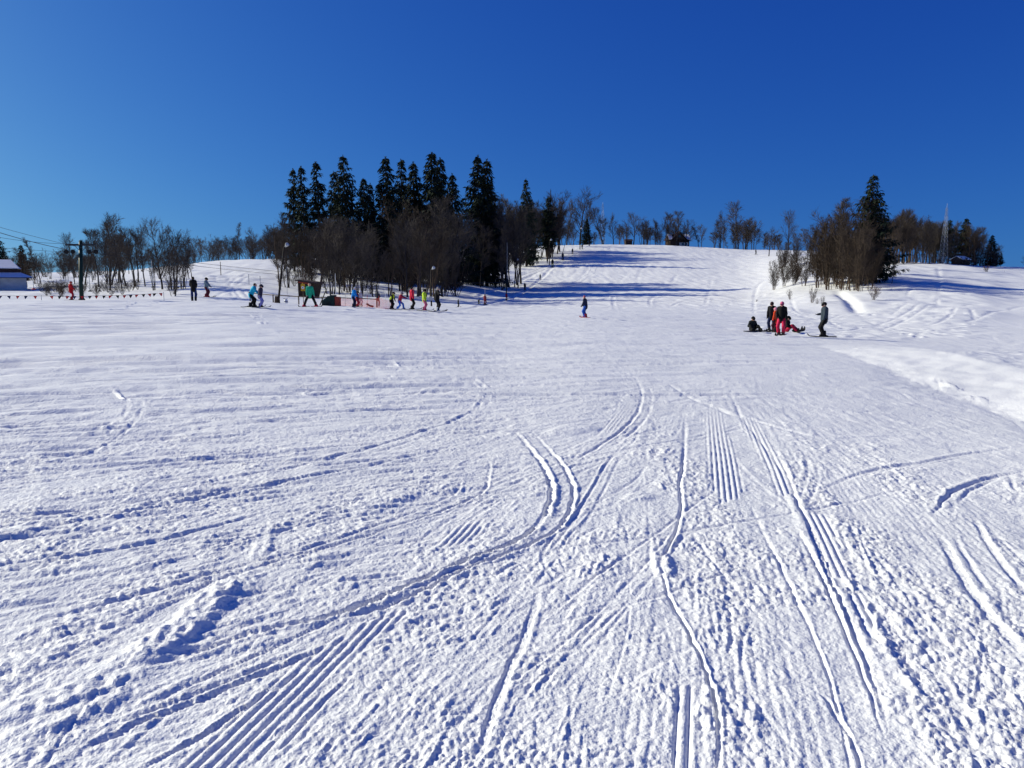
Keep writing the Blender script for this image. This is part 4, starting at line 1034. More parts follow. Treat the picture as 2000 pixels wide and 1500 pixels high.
# --- floodlights
def floodlight(px, d, row_top, lean, label, box=False, wide=.07, big_foot=False, lamp=.24):
    x, y, z = at(px, d); H = z_at(row_top, d) - z
    e = tag(empty('floodlight_pole', (x, y, z), 0), label, 'lamp post', 'floodlight poles')
    MB().tube([(0, 0, -.2), (lean * H * .5, 0, H * .5), (lean * H, 0, H)], [wide * 1.3, wide, wide * .8], 7).build('pole', M_POLE, e, True)
    MB().tube([(lean * H, 0, H * .985), (lean * H + .16, -.1, H * 1.02)], wide * .4, 5).build('bracket', M_DARK, e)
    a = Vector((lean * H + .12, -.05, H * 1.0)); b = a + Vector((.30, -.28, .26)) * (lamp / .32)
    ls = MB().tube([a, a + (b - a) * .35, b], [lamp * .22, lamp * .35, lamp * .75], 10, True).build('lamp_shade', M_STEEL, e, True)
    MB().sphere(b - (b - a) * .25, lamp * .6, 10, 6).build('lamp_glass', M_LAMP, ls, True)
    if big_foot:
        MB().tube([(-.06, 0, -.1), (-.03, 0, .62)], [.26, .20], 8).build('foot', M_WOOD, e)
    if box:
        MB().box((-.05, -.12, H * .21), (.32, .2, .42)).build('switch_box', M_STEEL, e)
floodlight(541, 64, 482, .15, 'leaning floodlight pole with thick foot, left of the hut', big_foot=True, wide=.075)
floodlight(842, 80, 526, .0, 'upright floodlight pole with grey switch box behind the black-clad skier', box=True)
floodlight(1005, 168, 509, .04, 'floodlight pole beside the far lift pylon', box=True, wide=.10, lamp=.36)
floodlight(1073, 230, 470, .0, 'floodlight pole at the upper edge of the wood', wide=.11, lamp=.42)
floodlight(1132, 272, 447, .01, 'topmost floodlight pole near the hill crest', wide=.12, lamp=.42)

# --- marker poles
def marker(px, d, r0, r1, mat, label, rad=.02):
    x, y, z = at(px, d); top = z_at(r0, d)
    o = MB().tube([(0, 0, -.1), (.01, 0, (top - z) * .5), (0, 0, top - z)], [rad, rad, rad * .8], 6).build('marker_pole', mat, loc=(x, y, z))
    tag(o, label, 'pole', 'slender poles by the piste')
marker(655, 80, 534, 578, M_WHITE, 'white pole standing right of the green machine cover', .025)
marker(752, 76, 562, 590, M_WHITE, 'short white pole right of the fan-stemmed tree', .02)
marker(947, 128, 562, 585, M_WHITE, 'white pole above the two skiers waiting at the lane', .03)
marker(1048, 200, 512, 528, M_WHITE, 'white pole beside the upper lift lane at the wood', .045)
marker(432, 128, 511, 546, M_WOODR, 'dark post on the tracked powder slope at left', .06)
marker(560, 88, 520, 572, M_STEEL, 'thin grey pole between leaning floodlight and hut', .02)
x_, y_, z_ = at(622, 64)
tag(MB().tube([(0, 0, -.1), (.55, 0, 1.15), (1.12, .1, 2.3)], [.05, .045, .035], 7).build('leaning_pole', M_DARK, loc=(x_, y_, z_)), 'dark pole leaning right beside the green machine cover', 'pole')

# --- rail fence, wire fence
def rail_fence(posts, h, label):
    P = [at(px, d) for px, d in posts]
    e = tag(empty('rail_fence', P[0], 0), label, 'fence')
    o = Vector(P[0])
    for p in P:
        q = Vector(p) - o
        MB().tube([q + Vector((0, 0, -.2)), q + Vector((0, 0, h))], [.055, .05], 6).build('post', M_WOODR, e)
    for a, b in zip(P, P[1:]):
        a, b = Vector(a) - o, Vector(b) - o
        MB().tube([a + Vector((0, -.04, h - .05)), b + Vector((0, -.04, h - .06))], .045, 6).build('rail', M_WOODR, e)
rail_fence([(487, 70), (532, 67), (582, 65), (628, 64.5), (693, 64), (735, 64)], .72, 'low wooden rail fence running from the leaning floodlight to the net')
P = [at(486, 104), at(508, 101), at(548, 100)]
e = tag(empty('wire_fence', P[0], 0), 'thin wire fence with slim posts on the snow below the left slope', 'fence')
for p in P: MB().tube([Vector(p) - Vector(P[0]) + Vector((0, 0, -.2)), Vector(p) - Vector(P[0]) + Vector((0, 0, 1.35))], .04, 5).build('post', M_STEEL, e)
for k in (.55, 1.1):
    MB().tube([Vector(p) - Vector(P[0]) + Vector((0, 0, k)) for p in P], .012, 4).build('wire', M_STEEL, e)

# --- string of pennants
def pennants():
    d0 = 63.0
    A, B = at(-40, d0), at(318, 64.5)
    e = tag(empty('pennant_string', A, 0), 'string of red and dark pennants along the left edge of the piste', 'bunting')
    O = Vector(A)
    zs = lambda px: z_at(np.interp(px, [-40, 60, 150, 250, 318], [577.5, 578, 578.5, 576.5, 572]), np.interp(px, [-40, 318], [d0, 64.5]))
    def P(px): d = np.interp(px, [-40, 318], [d0, 64.5]); x = pt(px, HOR, d)[0]; return Vector((x, d, zs(px))) - O
    MB().tube([P(px) for px in range(-40, 319, 12)], .012, 4).build('cord', M_DARK, e)
    for px in (-40, 78, 318):
        q = P(px); MB().tube([(q.x, q.y, gz(q.x + O.x, q.y + O.y) - O.z - .1), (q.x, q.y, q.z + .08)], .022, 6).build('stake', M_STEEL, e)
    for i, (px, c) in enumerate([(-18, 'r'), (-2, 'b'), (14, 'b'), (32, 'r'), (48, 'b'), (66, 'r'), (98, 'r'), (114, 'k'), (129, 'r'), (143, 'b'), (158, 'r'), (173, 'k'), (186, 'r'), (201, 'k'), (213, 'r'), (227, 'k'), (241, 'r'), (253, 'k'), (265, 'r'), (278, 'k'), (290, 'r'), (300, 'k'), (312, 'r')]):
        q = P(px); s = random.Random(i); w, h, k = .15, .26, s.uniform(-.12, .08)
        m = MB().add([(q.x - w, q.y, q.z), (q.x + w, q.y + .02, q.z), (q.x + k, q.y + s.uniform(-.05, .05), q.z - h), (q.x - w, q.y + .008, q.z), (q.x + w, q.y + .028, q.z), (q.x + k, q.y + .01, q.z - h)],
                     [(0, 1, 2), (5, 4, 3), (0, 3, 4, 1), (1, 4, 5, 2), (2, 5, 3, 0)])
        m.build('pennant', {'r': M_RED, 'b': M_NAVY, 'k': M_BLACK}[c], e)
pennants()

# --- orange safety net
def net():
    A, B = at(652, 66), at(762, 61)
    e = tag(empty('safety_net', A, 0), 'sagging orange safety net on thin stakes beside the practice area', 'net')
    O = Vector(A); n = 46; m = MB(); H = .75
    def P(t, v):
        x, y = A[0] + (B[0] - A[0]) * t, A[1] + (B[1] - A[1]) * t
        top = H * (.72 + .28 * abs(math.cos(t * math.pi * 2.5)) - .25 * max(0, .4 - abs(t - .45)))
        return Vector((x + .02 * math.sin(t * 40), y + .06 * math.sin(t * 23 + v * 3), gz(x, y) + .02 + v * top)) - O
    for k in range(9):
        m.tube([P(i / n, k / 8) for i in range(n + 1)], .008, 3, False)
    for i in range(0, n + 1):
        m.tube([P(i / n, k / 4) for k in range(5)], .007, 3, False)
    o = m.build('netting', M_ORANGE, e); o['kind'] = 'stuff'
    for t in (0, .2, .4, .6, .8, 1.0):
        q = P(t, 0); MB().tube([q + Vector((0, 0, -.1)), q + Vector((.03, 0, H + .18))], .016, 6).build('stake', M_ORANGE if t > .5 else M_STEEL, e)
net()
x_, y_, z_ = at(722, 62.5)
e = tag(empty('padded_roll', (x_, y_, z_), 0), 'short dark red padded roll lying tilted at the net', 'padding')
MB().tube([(-.28, 0, .28), (-.05, 0, .14), (.25, 0, .07)], .075, 10).build('cover', M_RUST, e, True)
MB().tube([(-.30, 0, .295), (-.27, 0, .275)], .078, 10).build('end_cap', M_BLACK, e)

# --- lift machine cover, sign, drum, hut
x_, y_, z_ = at(644, 64)
e = tag(empty('machine_cover', (x_, y_, z_), 0), 'dark green hump-shaped machine cover with a rust-red cabinet', 'machine')
m = MB(); prof = [(-.62, -.05), (-.62, .25), (-.52, .48), (-.35, .62), (-.18, .68), (-.15, .80), (.42, .78), (.42, -.05)]
m.prism(prof, -.4, .45); hood = m.build('hood', M_GREEN, e)
for k in range(4): MB().box((-.42 + .17 * k, -.415, .22), (.05, .03, .30)).build('vent_slot', M_BLACK, hood)
MB().box((.25, .02, .83), (.42, .5, .08)).build('lid', M_GREEN, e)
cab = MB().box((.62, -.02, .34), (.38, .62, .76)).build('cabinet', M_RUST, e)
MB().box((.62, -.345, .36), (.30, .03, .60)).build('cabinet_door', M_RUST, cab)
MB().tube([(.02, 0, .84), (.02, 0, 1.02), (.05, -.02, 1.22)], [.07, .05, .02], 8).build('exhaust', M_DARK, e)

x_, y_, z_ = at(591, 68)
e = tag(empty('piste_sign', (x_, y_, z_), 0), 'yellow sign board with a white disc in front of the hut', 'sign')
MB().tube([(0, .03, -.2), (0, .03, 1.75)], .03, 6).build('post', M_WOODR, e)
bd = MB().box((0, 0, 1.42), (.36, .03, .62)).build('board', M_YELLOW, e)
b = MB(); b.tube([(0, -.016, 1.40), (0, -.024, 1.40)], .13, 18); d_ = b.build('white_disc', M_WHITE, bd)
MB().tube([(0, -.025, 1.40), (0, -.031, 1.40)], .05, 12).build('blue_dot', M_NAVY, bd)
MB().tube([(0, 0, 1.73), (0, 0, 1.82)], [.06, .03], 8).build('cap', M_YELLOW, e)

x_, y_, z_ = at(557, 68)
e = tag(empty('small_drum', (x_, y_, z_), 0), 'small round white drum with blue band behind the rail fence', 'drum')
MB().tube([(0, 0, -.02), (0, 0, .05), (0, 0, .22), (0, 0, .32)], [.13, .16, .16, .10], 14).build('body', M_WHITE, e, True)
MB().tube([(0, 0, .09), (0, 0, .16)], .166, 14).build('band', M_NAVY, e, True)
MB().tube([(-.22, 0, .40), (0, 0, .34), (.14, 0, .42)], .02, 6).build('handle', M_DARK, e)

def hut():
    x, y, z = at(602, 84); e = empty('wooden_hut', (x, y, z - .05), math.radians(-14)); e.rotation_euler = (0, math.radians(7), math.radians(-14)); e.scale = (.76, .76, .86)
    tag(e, 'small dark wooden hut leaning sideways, wider at the top, behind the yellow sign', 'hut')
    w0, w1, H, D = 1.05, 1.38, 2.05, 2.0
    MB().prism([(-w0, 0), (w0, 0), (w1, H), (-w1, H)], -D / 2 + .05, D / 2).build('wall', M_WOOD, e)
    n = 9
    for i in range(n):
        a, b = i / n, (i + 1) / n - .012
        j = random.Random(i).uniform(0, .03)
        MB().prism([(-w0 + 2 * w0 * a, .02), (-w0 + 2 * w0 * b, .02), (-w1 + 2 * w1 * b, H - .02), (-w1 + 2 * w1 * a, H - .02)], -D / 2 - .02 - j, -D / 2 + .045).build('plank', M_WOOD, e)
    r = MB().box((0, -.1, H + .08), (2 * w1 + .5, D + .5, .12)).build('roof', M_SHINGLE, e); r.rotation_euler = (0, 0, 0)
    MB().box((-.25, -D / 2 - .18, H - .10), (1.9, .05, .14)).build('fascia', M_RUST, e)
    MB().tube([(.05, -D / 2 - .06, 1.0), (.05, -D / 2 - .10, 1.0)], .24, 14).build('round_target', M_SHINGLE, e)
    MB().box((0, -.1, H + .17), (2 * w1 + .3, D + .3, .05)).build('roof_snow', M_SHINGLE, e)
hut()

# --- house at the left edge
def house():
    x, y, z = at(-22, 92); e = empty('house', (x, y, z - .3), math.radians(32))
    e.scale = (1, 1, .74)
    tag(e, 'pale house with snowy two-tier shingled roof at the left picture edge', 'house')
    L, W, H = 7.6, 5.6, 2.6
    MB().box((0, 0, H / 2 + .1), (L, W, H + .2)).build('wall', M_RENDER, e)
    for s in (-1, 1):
        pass
    for k, xx in enumerate((-2.2, .6)):
        wn_ = MB().box((xx, -W / 2 - .02, 1.5), (.95, .06, 1.05)).build('window', M_GLASS, e)
        f = MB(); f.box((xx, -W / 2 - .06, 2.05), (1.1, .06, .08)).box((xx, -W / 2 - .06, .96), (1.1, .08, .08)).box((xx - .51, -W / 2 - .06, 1.5), (.08, .06, 1.0)).box((xx + .51, -W / 2 - .06, 1.5), (.08, .06, 1.0)).box((xx, -W / 2 - .06, 1.5), (.05, .05, 1.0))
        f.build('frame', M_WHITE, wn_)
    wn_ = MB().box((L / 2 + .02, -1.2, 1.5), (.06, .8, .9)).build('window', M_GLASS, e)
    def frustum(x0, y0, z0, x1, y1, z1):
        v = [(-x0, -y0, z0), (x0, -y0, z0), (x0, y0, z0), (-x0, y0, z0), (-x1, -y1, z1), (x1, -y1, z1), (x1, y1, z1), (-x1, y1, z1)]
        return MB().add(v, [(3, 2, 1, 0), (4, 5, 6, 7), (0, 1, 5, 4), (1, 2, 6, 5), (2, 3, 7, 6), (3, 0, 4, 7)])
    frustum(L / 2 + .75, W / 2 + .75, H + .05, L / 2 - .55, W / 2 - .55, H + .85).build('eaves_roof', M_ROOFSNOW, e)
    frustum(L / 2 + .80, W / 2 + .80, H - .06, L / 2 + .70, W / 2 + .70, H + .04).build('eaves_board', M_SHINGLE, e)
    frustum(L / 2 - .52, W / 2 - .52, H + .80, L / 2 - .80, W / 2 - .80, H + 1.45).build('shingled_storey', M_SHINGLE, e)
    # rows of shingles on the gable end
    for i in range(4):
        t = i / 6; hx, hy = L / 2 - .52 - .43 * t + .03, W / 2 - .52 - .43 * t - .05
        MB().box((hx, 0, H + .90 + .15 * i), (.05, 2 * hy, .11)).build('shingle_row', M_SHINGLE, e)
        MB().box((0, -(W / 2 - .52 - .43 * t) - .03, H + .90 + .15 * i), (2 * (L / 2 - .57 - .43 * t), .05, .11)).build('shingle_row', M_SHINGLE, e)
    rx, ry, rz = L / 2 - .45, W / 2 - .4, H + 1.42
    rf = MB().add([(-rx, -ry, rz), (rx, -ry, rz), (rx, ry, rz), (-rx, ry, rz), (-rx + .9, 0, rz + 1.35), (rx - .9, 0, rz + 1.35)], [(3, 2, 1, 0), (0, 1, 5, 4), (2, 3, 4, 5), (1, 2, 5), (3, 0, 4)]).build('roof', M_ROOFSNOW, e)
    q = .06
    MB().add([(-rx - .02, -ry - .02, rz + q), (rx - .2, -ry - .02, rz + q), (rx - 1.0, 0, rz + 1.35 + q * 1.6), (-rx + .9, 0, rz + 1.35 + q * 1.6), (-rx - .02, -ry - .02, rz + .16), (rx - .2, -ry - .02, rz + .16), (rx - 1.0, 0, rz + 1.5), (-rx + .9, 0, rz + 1.5)],
             [(3, 2, 1, 0), (4, 5, 6, 7), (0, 1, 5, 4), (1, 2, 6, 5), (2, 3, 7, 6), (3, 0, 4, 7)]).build('snow_cap', M_ROOFSNOW, rf)
    MB().box((-1.6, .5, rz + 1.25), (.5, .5, 1.1)).build('chimney', M_RENDER, rf)
    MB().box((-2.6, -W / 2 - .9, .9), (1.9, 1.2, 1.6)).build('porch', M_CREAM, e)
    MB().box((-2.6, -W / 2 - .9, 1.78), (2.2, 1.5, .16)).build('porch_snow', M_ROOFSNOW, e)
house()

# --- house and sheds on the skyline
def hill_house():
    x, y, z = at(1321, 306); e = empty('chalet', (x, y, z - .4), math.radians(6))
    tag(e, 'dark wooden chalet with steep gable on the hilltop behind bare trees', 'house')
    MB().box((0, 0, 1.3), (7.6, 6, 3.0)).build('wall', M_WOOD, e)
    for xx in (1.2, 2.5):
        w = MB().box((xx, -3.02, 1.2), (.75, .06, .9)).build('window', M_GLASS, e)
        MB().box((xx, -3.06, .72), (.95, .08, .08)).build('sill', M_CREAM, w)
    MB().box((1.6, -3.015, .9), (3.6, .03, 1.7)).build('plinth', M_CREAM, e)
    MB().box((-1.2, -3.03, .95), (.9, .08, 1.9)).build('door', M_SHINGLE, e)
    # main roof, ridge across the picture, and the gable towards the slope
    m = MB().add([(-4.4, -3.5, 2.6), (4.4, -3.5, 2.6), (4.4, 3.5, 2.6), (-4.4, 3.5, 2.6), (-4.2, 0, 5.0), (4.2, 0, 5.0)], [(3, 2, 1, 0), (0, 1, 5, 4), (2, 3, 4, 5), (1, 2, 5), (3, 0, 4)])
    rf = m.build('roof', M_SHINGLE, e)
    MB().add([(-3.2, -3.9, 2.75), (2.2, -3.9, 2.75), (-.5, -3.9, 5.6), (-3.2, -.1, 2.75), (2.2, -.1, 2.75), (-.5, -.1, 5.6)], [(0, 1, 2), (5, 4, 3), (0, 3, 4, 1), (1, 4, 5, 2), (2, 5, 3, 0)]).build('gable', M_WOOD, e)
    for s in (-1, 1):
        a, b = Vector((-.5, 0, 5.75)), Vector((-.5 + s * 3.1, 0, 2.6))
        MB().add([(a.x, -4.2, a.z), (b.x, -4.2, b.z), (b.x, 0, b.z), (a.x, 0, a.z), (a.x, -4.2, a.z + .18), (b.x, -4.2, b.z + .18), (b.x, 0, b.z + .18), (a.x, 0, a.z + .18)], [(0, 1, 2, 3), (7, 6, 5, 4), (0, 4, 5, 1), (1, 5, 6, 2), (2, 6, 7, 3), (3, 7, 4, 0)]).build('gable_roof', M_SHINGLE, e)
    w = MB().box((-.5, -3.93, 4.1), (.8, .06, .9)).build('window', M_GLASS, e)
    for xa, xb in ((-4.35, -2.9), (1.9, 4.35)):
        MB().add([(xa, -3.3, 2.82), (xb, -3.3, 2.82), (xb - .1 if xa > 0 else xb + .4, -.2, 4.93), (xa + .1, -.2, 4.93), (xa, -3.3, 2.98), (xb, -3.3, 2.98), (xb - .1 if xa > 0 else xb + .4, -.2, 5.1), (xa + .1, -.2, 5.1)],
                 [(3, 2, 1, 0), (4, 5, 6, 7), (0, 1, 5, 4), (1, 2, 6, 5), (2, 3, 7, 6), (3, 0, 4, 7)]).build('roof_snow', M_ROOFSNOW, rf)
    MB().box((1.5, -4.0, 2.35), (4.6, 1.3, .12)).build('balcony', M_WOOD, e)
hill_house()
def shed(px, d, w, h, rz, label, snow=True):
    x, y, z = at(px, d); e = empty('shed', (x, y, z - .2), rz); tag(e, label, 'shed')
    MB().box((0, 0, h / 2), (w, w * .8, h)).build('wall', M_WOOD, e)
    r = MB().add([(-w * .6, -w * .52, h - .05), (w * .6, -w * .52, h - .05), (w * .6, w * .52, h - .05), (-w * .6, w * .52, h - .05), (-w * .6, 0, h + w * .26), (w * .6, 0, h + w * .26)], [(3, 2, 1, 0), (0, 1, 5, 4), (2, 3, 4, 5), (1, 2, 5), (3, 0, 4)]).build('roof', M_SHINGLE, e)
    if snow:
        for s in (-1, 1):
            MB().add([(-w * .55, s * w * .5, h + .02), (w * .55, s * w * .5, h + .02), (w * .55, s * .06, h + w * .24 + .03), (-w * .55, s * .06, h + w * .24 + .03), (-w * .55, s * w * .5, h + .16), (w * .55, s * w * .5, h + .16), (w * .55, s * .06, h + w * .24 + .2), (-w * .55, s * .06, h + w * .24 + .2)],
                     [(3, 2, 1, 0), (4, 5, 6, 7), (0, 1, 5, 4), (1, 2, 6, 5), (2, 3, 7, 6), (3, 0, 4, 7)]).build('roof_snow', M_ROOFSNOW, r)
    MB().box((-w * .1, -w * .41, h * .42), (w * .3, .05, h * .8)).build('door', M_SHINGLE, e)
shed(1226, 297, 2.4, 1.7, .1, 'tiny brown shed on the crest under the round bare tree', False)
shed(1873, 171, 2.9, 1.3, .5, 'low dark shed with snow on its roof below the bulky spruce')

# --- lattice masts
def mast(px, d, top_row, base, label, arm=True):
    x, y, z = at(px, d); H = z_at(top_row, d) - z
    e = tag(empty('lattice_mast', (x, y, z - .2), math.radians(20)), label, 'mast', 'lattice masts')
    top = base * .18; n = 14
    C4 = [(-1, -1), (1, -1), (1, 1), (-1, 1)]
    def P(k, t): w = (base + (top - base) * t ** .8) / 2; return Vector((C4[k][0] * w, C4[k][1] * w, t * H))
    for k in range(4): MB().tube([P(k, i / 6) for i in range(7)], .026, 4).build('leg', M_STEEL, e)
    br = MB()
    for i in range(n):
        for k in range(4):
            a, b = i / n, (i + 1) / n
            br.tube([P(k, a), P((k + 1) % 4, b)], .012, 3, False); br.tube([P((k + 1) % 4, a), P(k, b)], .012, 3, False); br.tube([P(k, b), P((k + 1) % 4, b)], .012, 3, False)
    br.build('bracing', M_STEEL, e)
    MB().tube([(0, 0, H), (0, 0, H + .9)], .03, 5).build('antenna', M_STEEL, e)
    if arm:
        MB().tube([(0, 0, H * .86), (.55, 0, H * .84), (.55, 0, H * .76)], .03, 5).build('side_antenna', M_STEEL, e)
mast(1839, 169, 404, 1.5, 'grey lattice radio mast standing in front of the right ridge wood')
mast(1175, 335, 398, 2.4, 'faint far lattice pylon showing between hilltop trees', False)
# ---------------------------------------------------------------- people
def surface_net(F, o, h):
    """smooth surface of the zero level of F on a grid (origin o, step h)"""
    s = F < 0
    nx, ny, nz = F.shape
    c = np.zeros((nx - 1, ny - 1, nz - 1), np.int8)
    for i in (0, 1):
        for j in (0, 1):
            for k in (0, 1):
                c += s[i:nx - 1 + i, j:ny - 1 + j, k:nz - 1 + k]
    cell = np.argwhere((c > 0) & (c < 8))
    acc = np.zeros((len(cell), 3)); cnt = np.zeros((len(cell), 1))
    cs = [(i, j, k) for i in (0, 1) for j in (0, 1) for k in (0, 1)]
    for a in cs:
        for b in cs:
            if sum(abs(p - q) for p, q in zip(a, b)) != 1 or a > b: continue
            fa = F[cell[:, 0] + a[0], cell[:, 1] + a[1], cell[:, 2] + a[2]]; fb = F[cell[:, 0] + b[0], cell[:, 1] + b[1], cell[:, 2] + b[2]]
            m = (fa < 0) != (fb < 0)
            t = np.where(m, fa / np.where(m, fa - fb, 1), 0)[:, None]
            acc += m[:, None] * (np.array(a) + t * (np.array(b) - np.array(a))); cnt += m[:, None]
    V = (cell + acc / cnt) * h + o
    idx = -np.ones(c.shape, np.int64); idx[tuple(cell.T)] = np.arange(len(cell))
    quads = []
    for ax in range(3):
        sl0 = [slice(None)] * 3; sl1 = [slice(None)] * 3
        sl0[ax] = slice(0, -1); sl1[ax] = slice(1, None)
        a, b = s[tuple(sl0)], s[tuple(sl1)]
        e = np.argwhere(a != b); u, w = (ax + 1) % 3, (ax + 2) % 3
        ok = (e[:, u] > 0) & (e[:, w] > 0) & (e[:, u] < F.shape[u] - 1) & (e[:, w] < F.shape[w] - 1)
        e = e[ok]; fl = a[tuple(e.T)]
        def g(du, dw): q = e.copy(); q[:, u] += du; q[:, w] += dw; return idx[tuple(q.T)]
        q = np.stack([g(-1, -1), g(0, -1), g(0, 0), g(-1, 0)], 1)
        q = np.where(fl[:, None], q, q[:, ::-1]); quads.append(q)
    return V, np.concatenate(quads)

def ik(a, b, la, lb, hint):
    a, b, hint = np.array(a, float), np.array(b, float), np.array(hint, float)
    d = b - a; L = np.linalg.norm(d); mx = (la + lb) * .995
    if L > mx: b = a + d / L * mx; d = b - a; L = mx
    t = (la * la - lb * lb + L * L) / (2 * L); hgt = math.sqrt(max(la * la - t * t, 0))
    n = d / L; h = hint - n * hint.dot(n); h = h / max(np.linalg.norm(h), 1e-6)
    return a + n * t + h * hgt, b

CLOTH = {}
def cloth(col):
    k = tuple(col)
    if k not in CLOTH: CLOTH[k] = mat_simple('cloth_%d' % len(CLOTH), col, .8, .18, 9, bump=.25)
    return CLOTH[k]
M_SKIN = mat_simple('skin', (0.55, 0.32, 0.23), .6, .08, 9)

def shared_parts():
    P = {}
    m = MB().sphere((0, 0, 0), .135, 14, 8, (.92, 1.08, .98)); m.tube([(0, .10, -.03), (0, .155, -.02)], [.10, .07], 10); P['helmet'] = m.v, m.f
    m = MB().sphere((0, 0, 0), .125, 12, 8, (.92, 1.04, 1.0)); m.sphere((0, 0, .135), .035, 8, 5); P['hat'] = m.v, m.f
    m = MB().sphere((0, -.02, -.01), .122, 12, 8, (.95, 1.05, 1.0)); m.tube([(0, -.05, -.05), (0, -.08, -.2)], [.09, .05], 8); P['hair'] = m.v, m.f
    m = MB(); m.tube([(-.085, .062, 0), (-.05, .105, 0), (0, .118, 0), (.05, .105, 0), (.085, .062, 0)], [.028, .036, .034, .036, .028], 8); P['goggles'] = m.v, m.f
    # a glove: palm, four unequal bent fingers, thumb off the side of the palm
    m = MB().sphere((0, 0, -.045), .045, 8, 6, (.9, .55, 1.15))
    for i, (x, L) in enumerate(((-.030, .062), (-.010, .075), (.011, .070), (.030, .052))):
        m.tube([(x, 0, -.075), (x, .008, -.075 - L * .5), (x * .95, .032, -.075 - L * .85)], [.0125, .012, .009], 6)
    m.tube([(-.036, .005, -.03), (-.062, .02, -.058), (-.060, .032, -.085)], [.014, .013, .010], 6); P['glove'] = m.v, m.f
    m = MB().box((0, .03, .045), (.105, .30, .09)); m.tube([(0, -.05, .07), (0, -.02, .30)], [.072, .078], 10); m.box((0, .05, .12), (.09, .16, .07)); P['boot'] = m.v, m.f
    m = MB(); L = 1.0; pts = [(-.45, .0), (-.30, .0), (0, .0), (.30, .0), (.46, .012), (.52, .035), (.555, .075)]; wd = [.040, .038, .033, .038, .044, .038, .012]
    v = []; f = []
    for (yy, zz), w in zip(pts, wd): v += [(-w, yy * L, zz), (w, yy * L, zz), (w, yy * L, zz + .016), (-w, yy * L, zz + .016)]
    for i in range(len(pts) - 1):
        for k in range(4): f.append((4 * i + k, 4 * i + (k + 1) % 4, 4 * i + 4 + (k + 1) % 4, 4 * i + 4 + k))
    f += [(3, 2, 1, 0), tuple(4 * (len(pts) - 1) + k for k in range(4))]; P['ski'] = v, f
    m = MB().box((0, .09, .012), (.058, .05, .022)).box((0, -.10, .012), (.058, .06, .026)).box((0, 0, .004), (.045, .2, .010)); P['binding'] = m.v, m.f
    m = MB().tube([(0, 0, 0), (0, 0, 1.0)], .010, 6); m.tube([(0, 0, .93), (0, 0, 1.03)], .018, 6); m.tube([(0, 0, .07), (0, 0, .075)], .05, 10); P['pole'] = m.v, m.f
    return P
PARTS = shared_parts(); PM = {}
def part_mesh(kind, mat):
    if (kind, mat.name) not in PM:
        me = bpy.data.meshes.new(kind); me.from_pydata(PARTS[kind][0], [], PARTS[kind][1]); me.materials.append(mat)
        me.polygons.foreach_set('use_smooth', [kind not in ('ski', 'boot')] * len(me.polygons)); me.update(); PM[kind, mat.name] = me
    return PM[kind, mat.name]

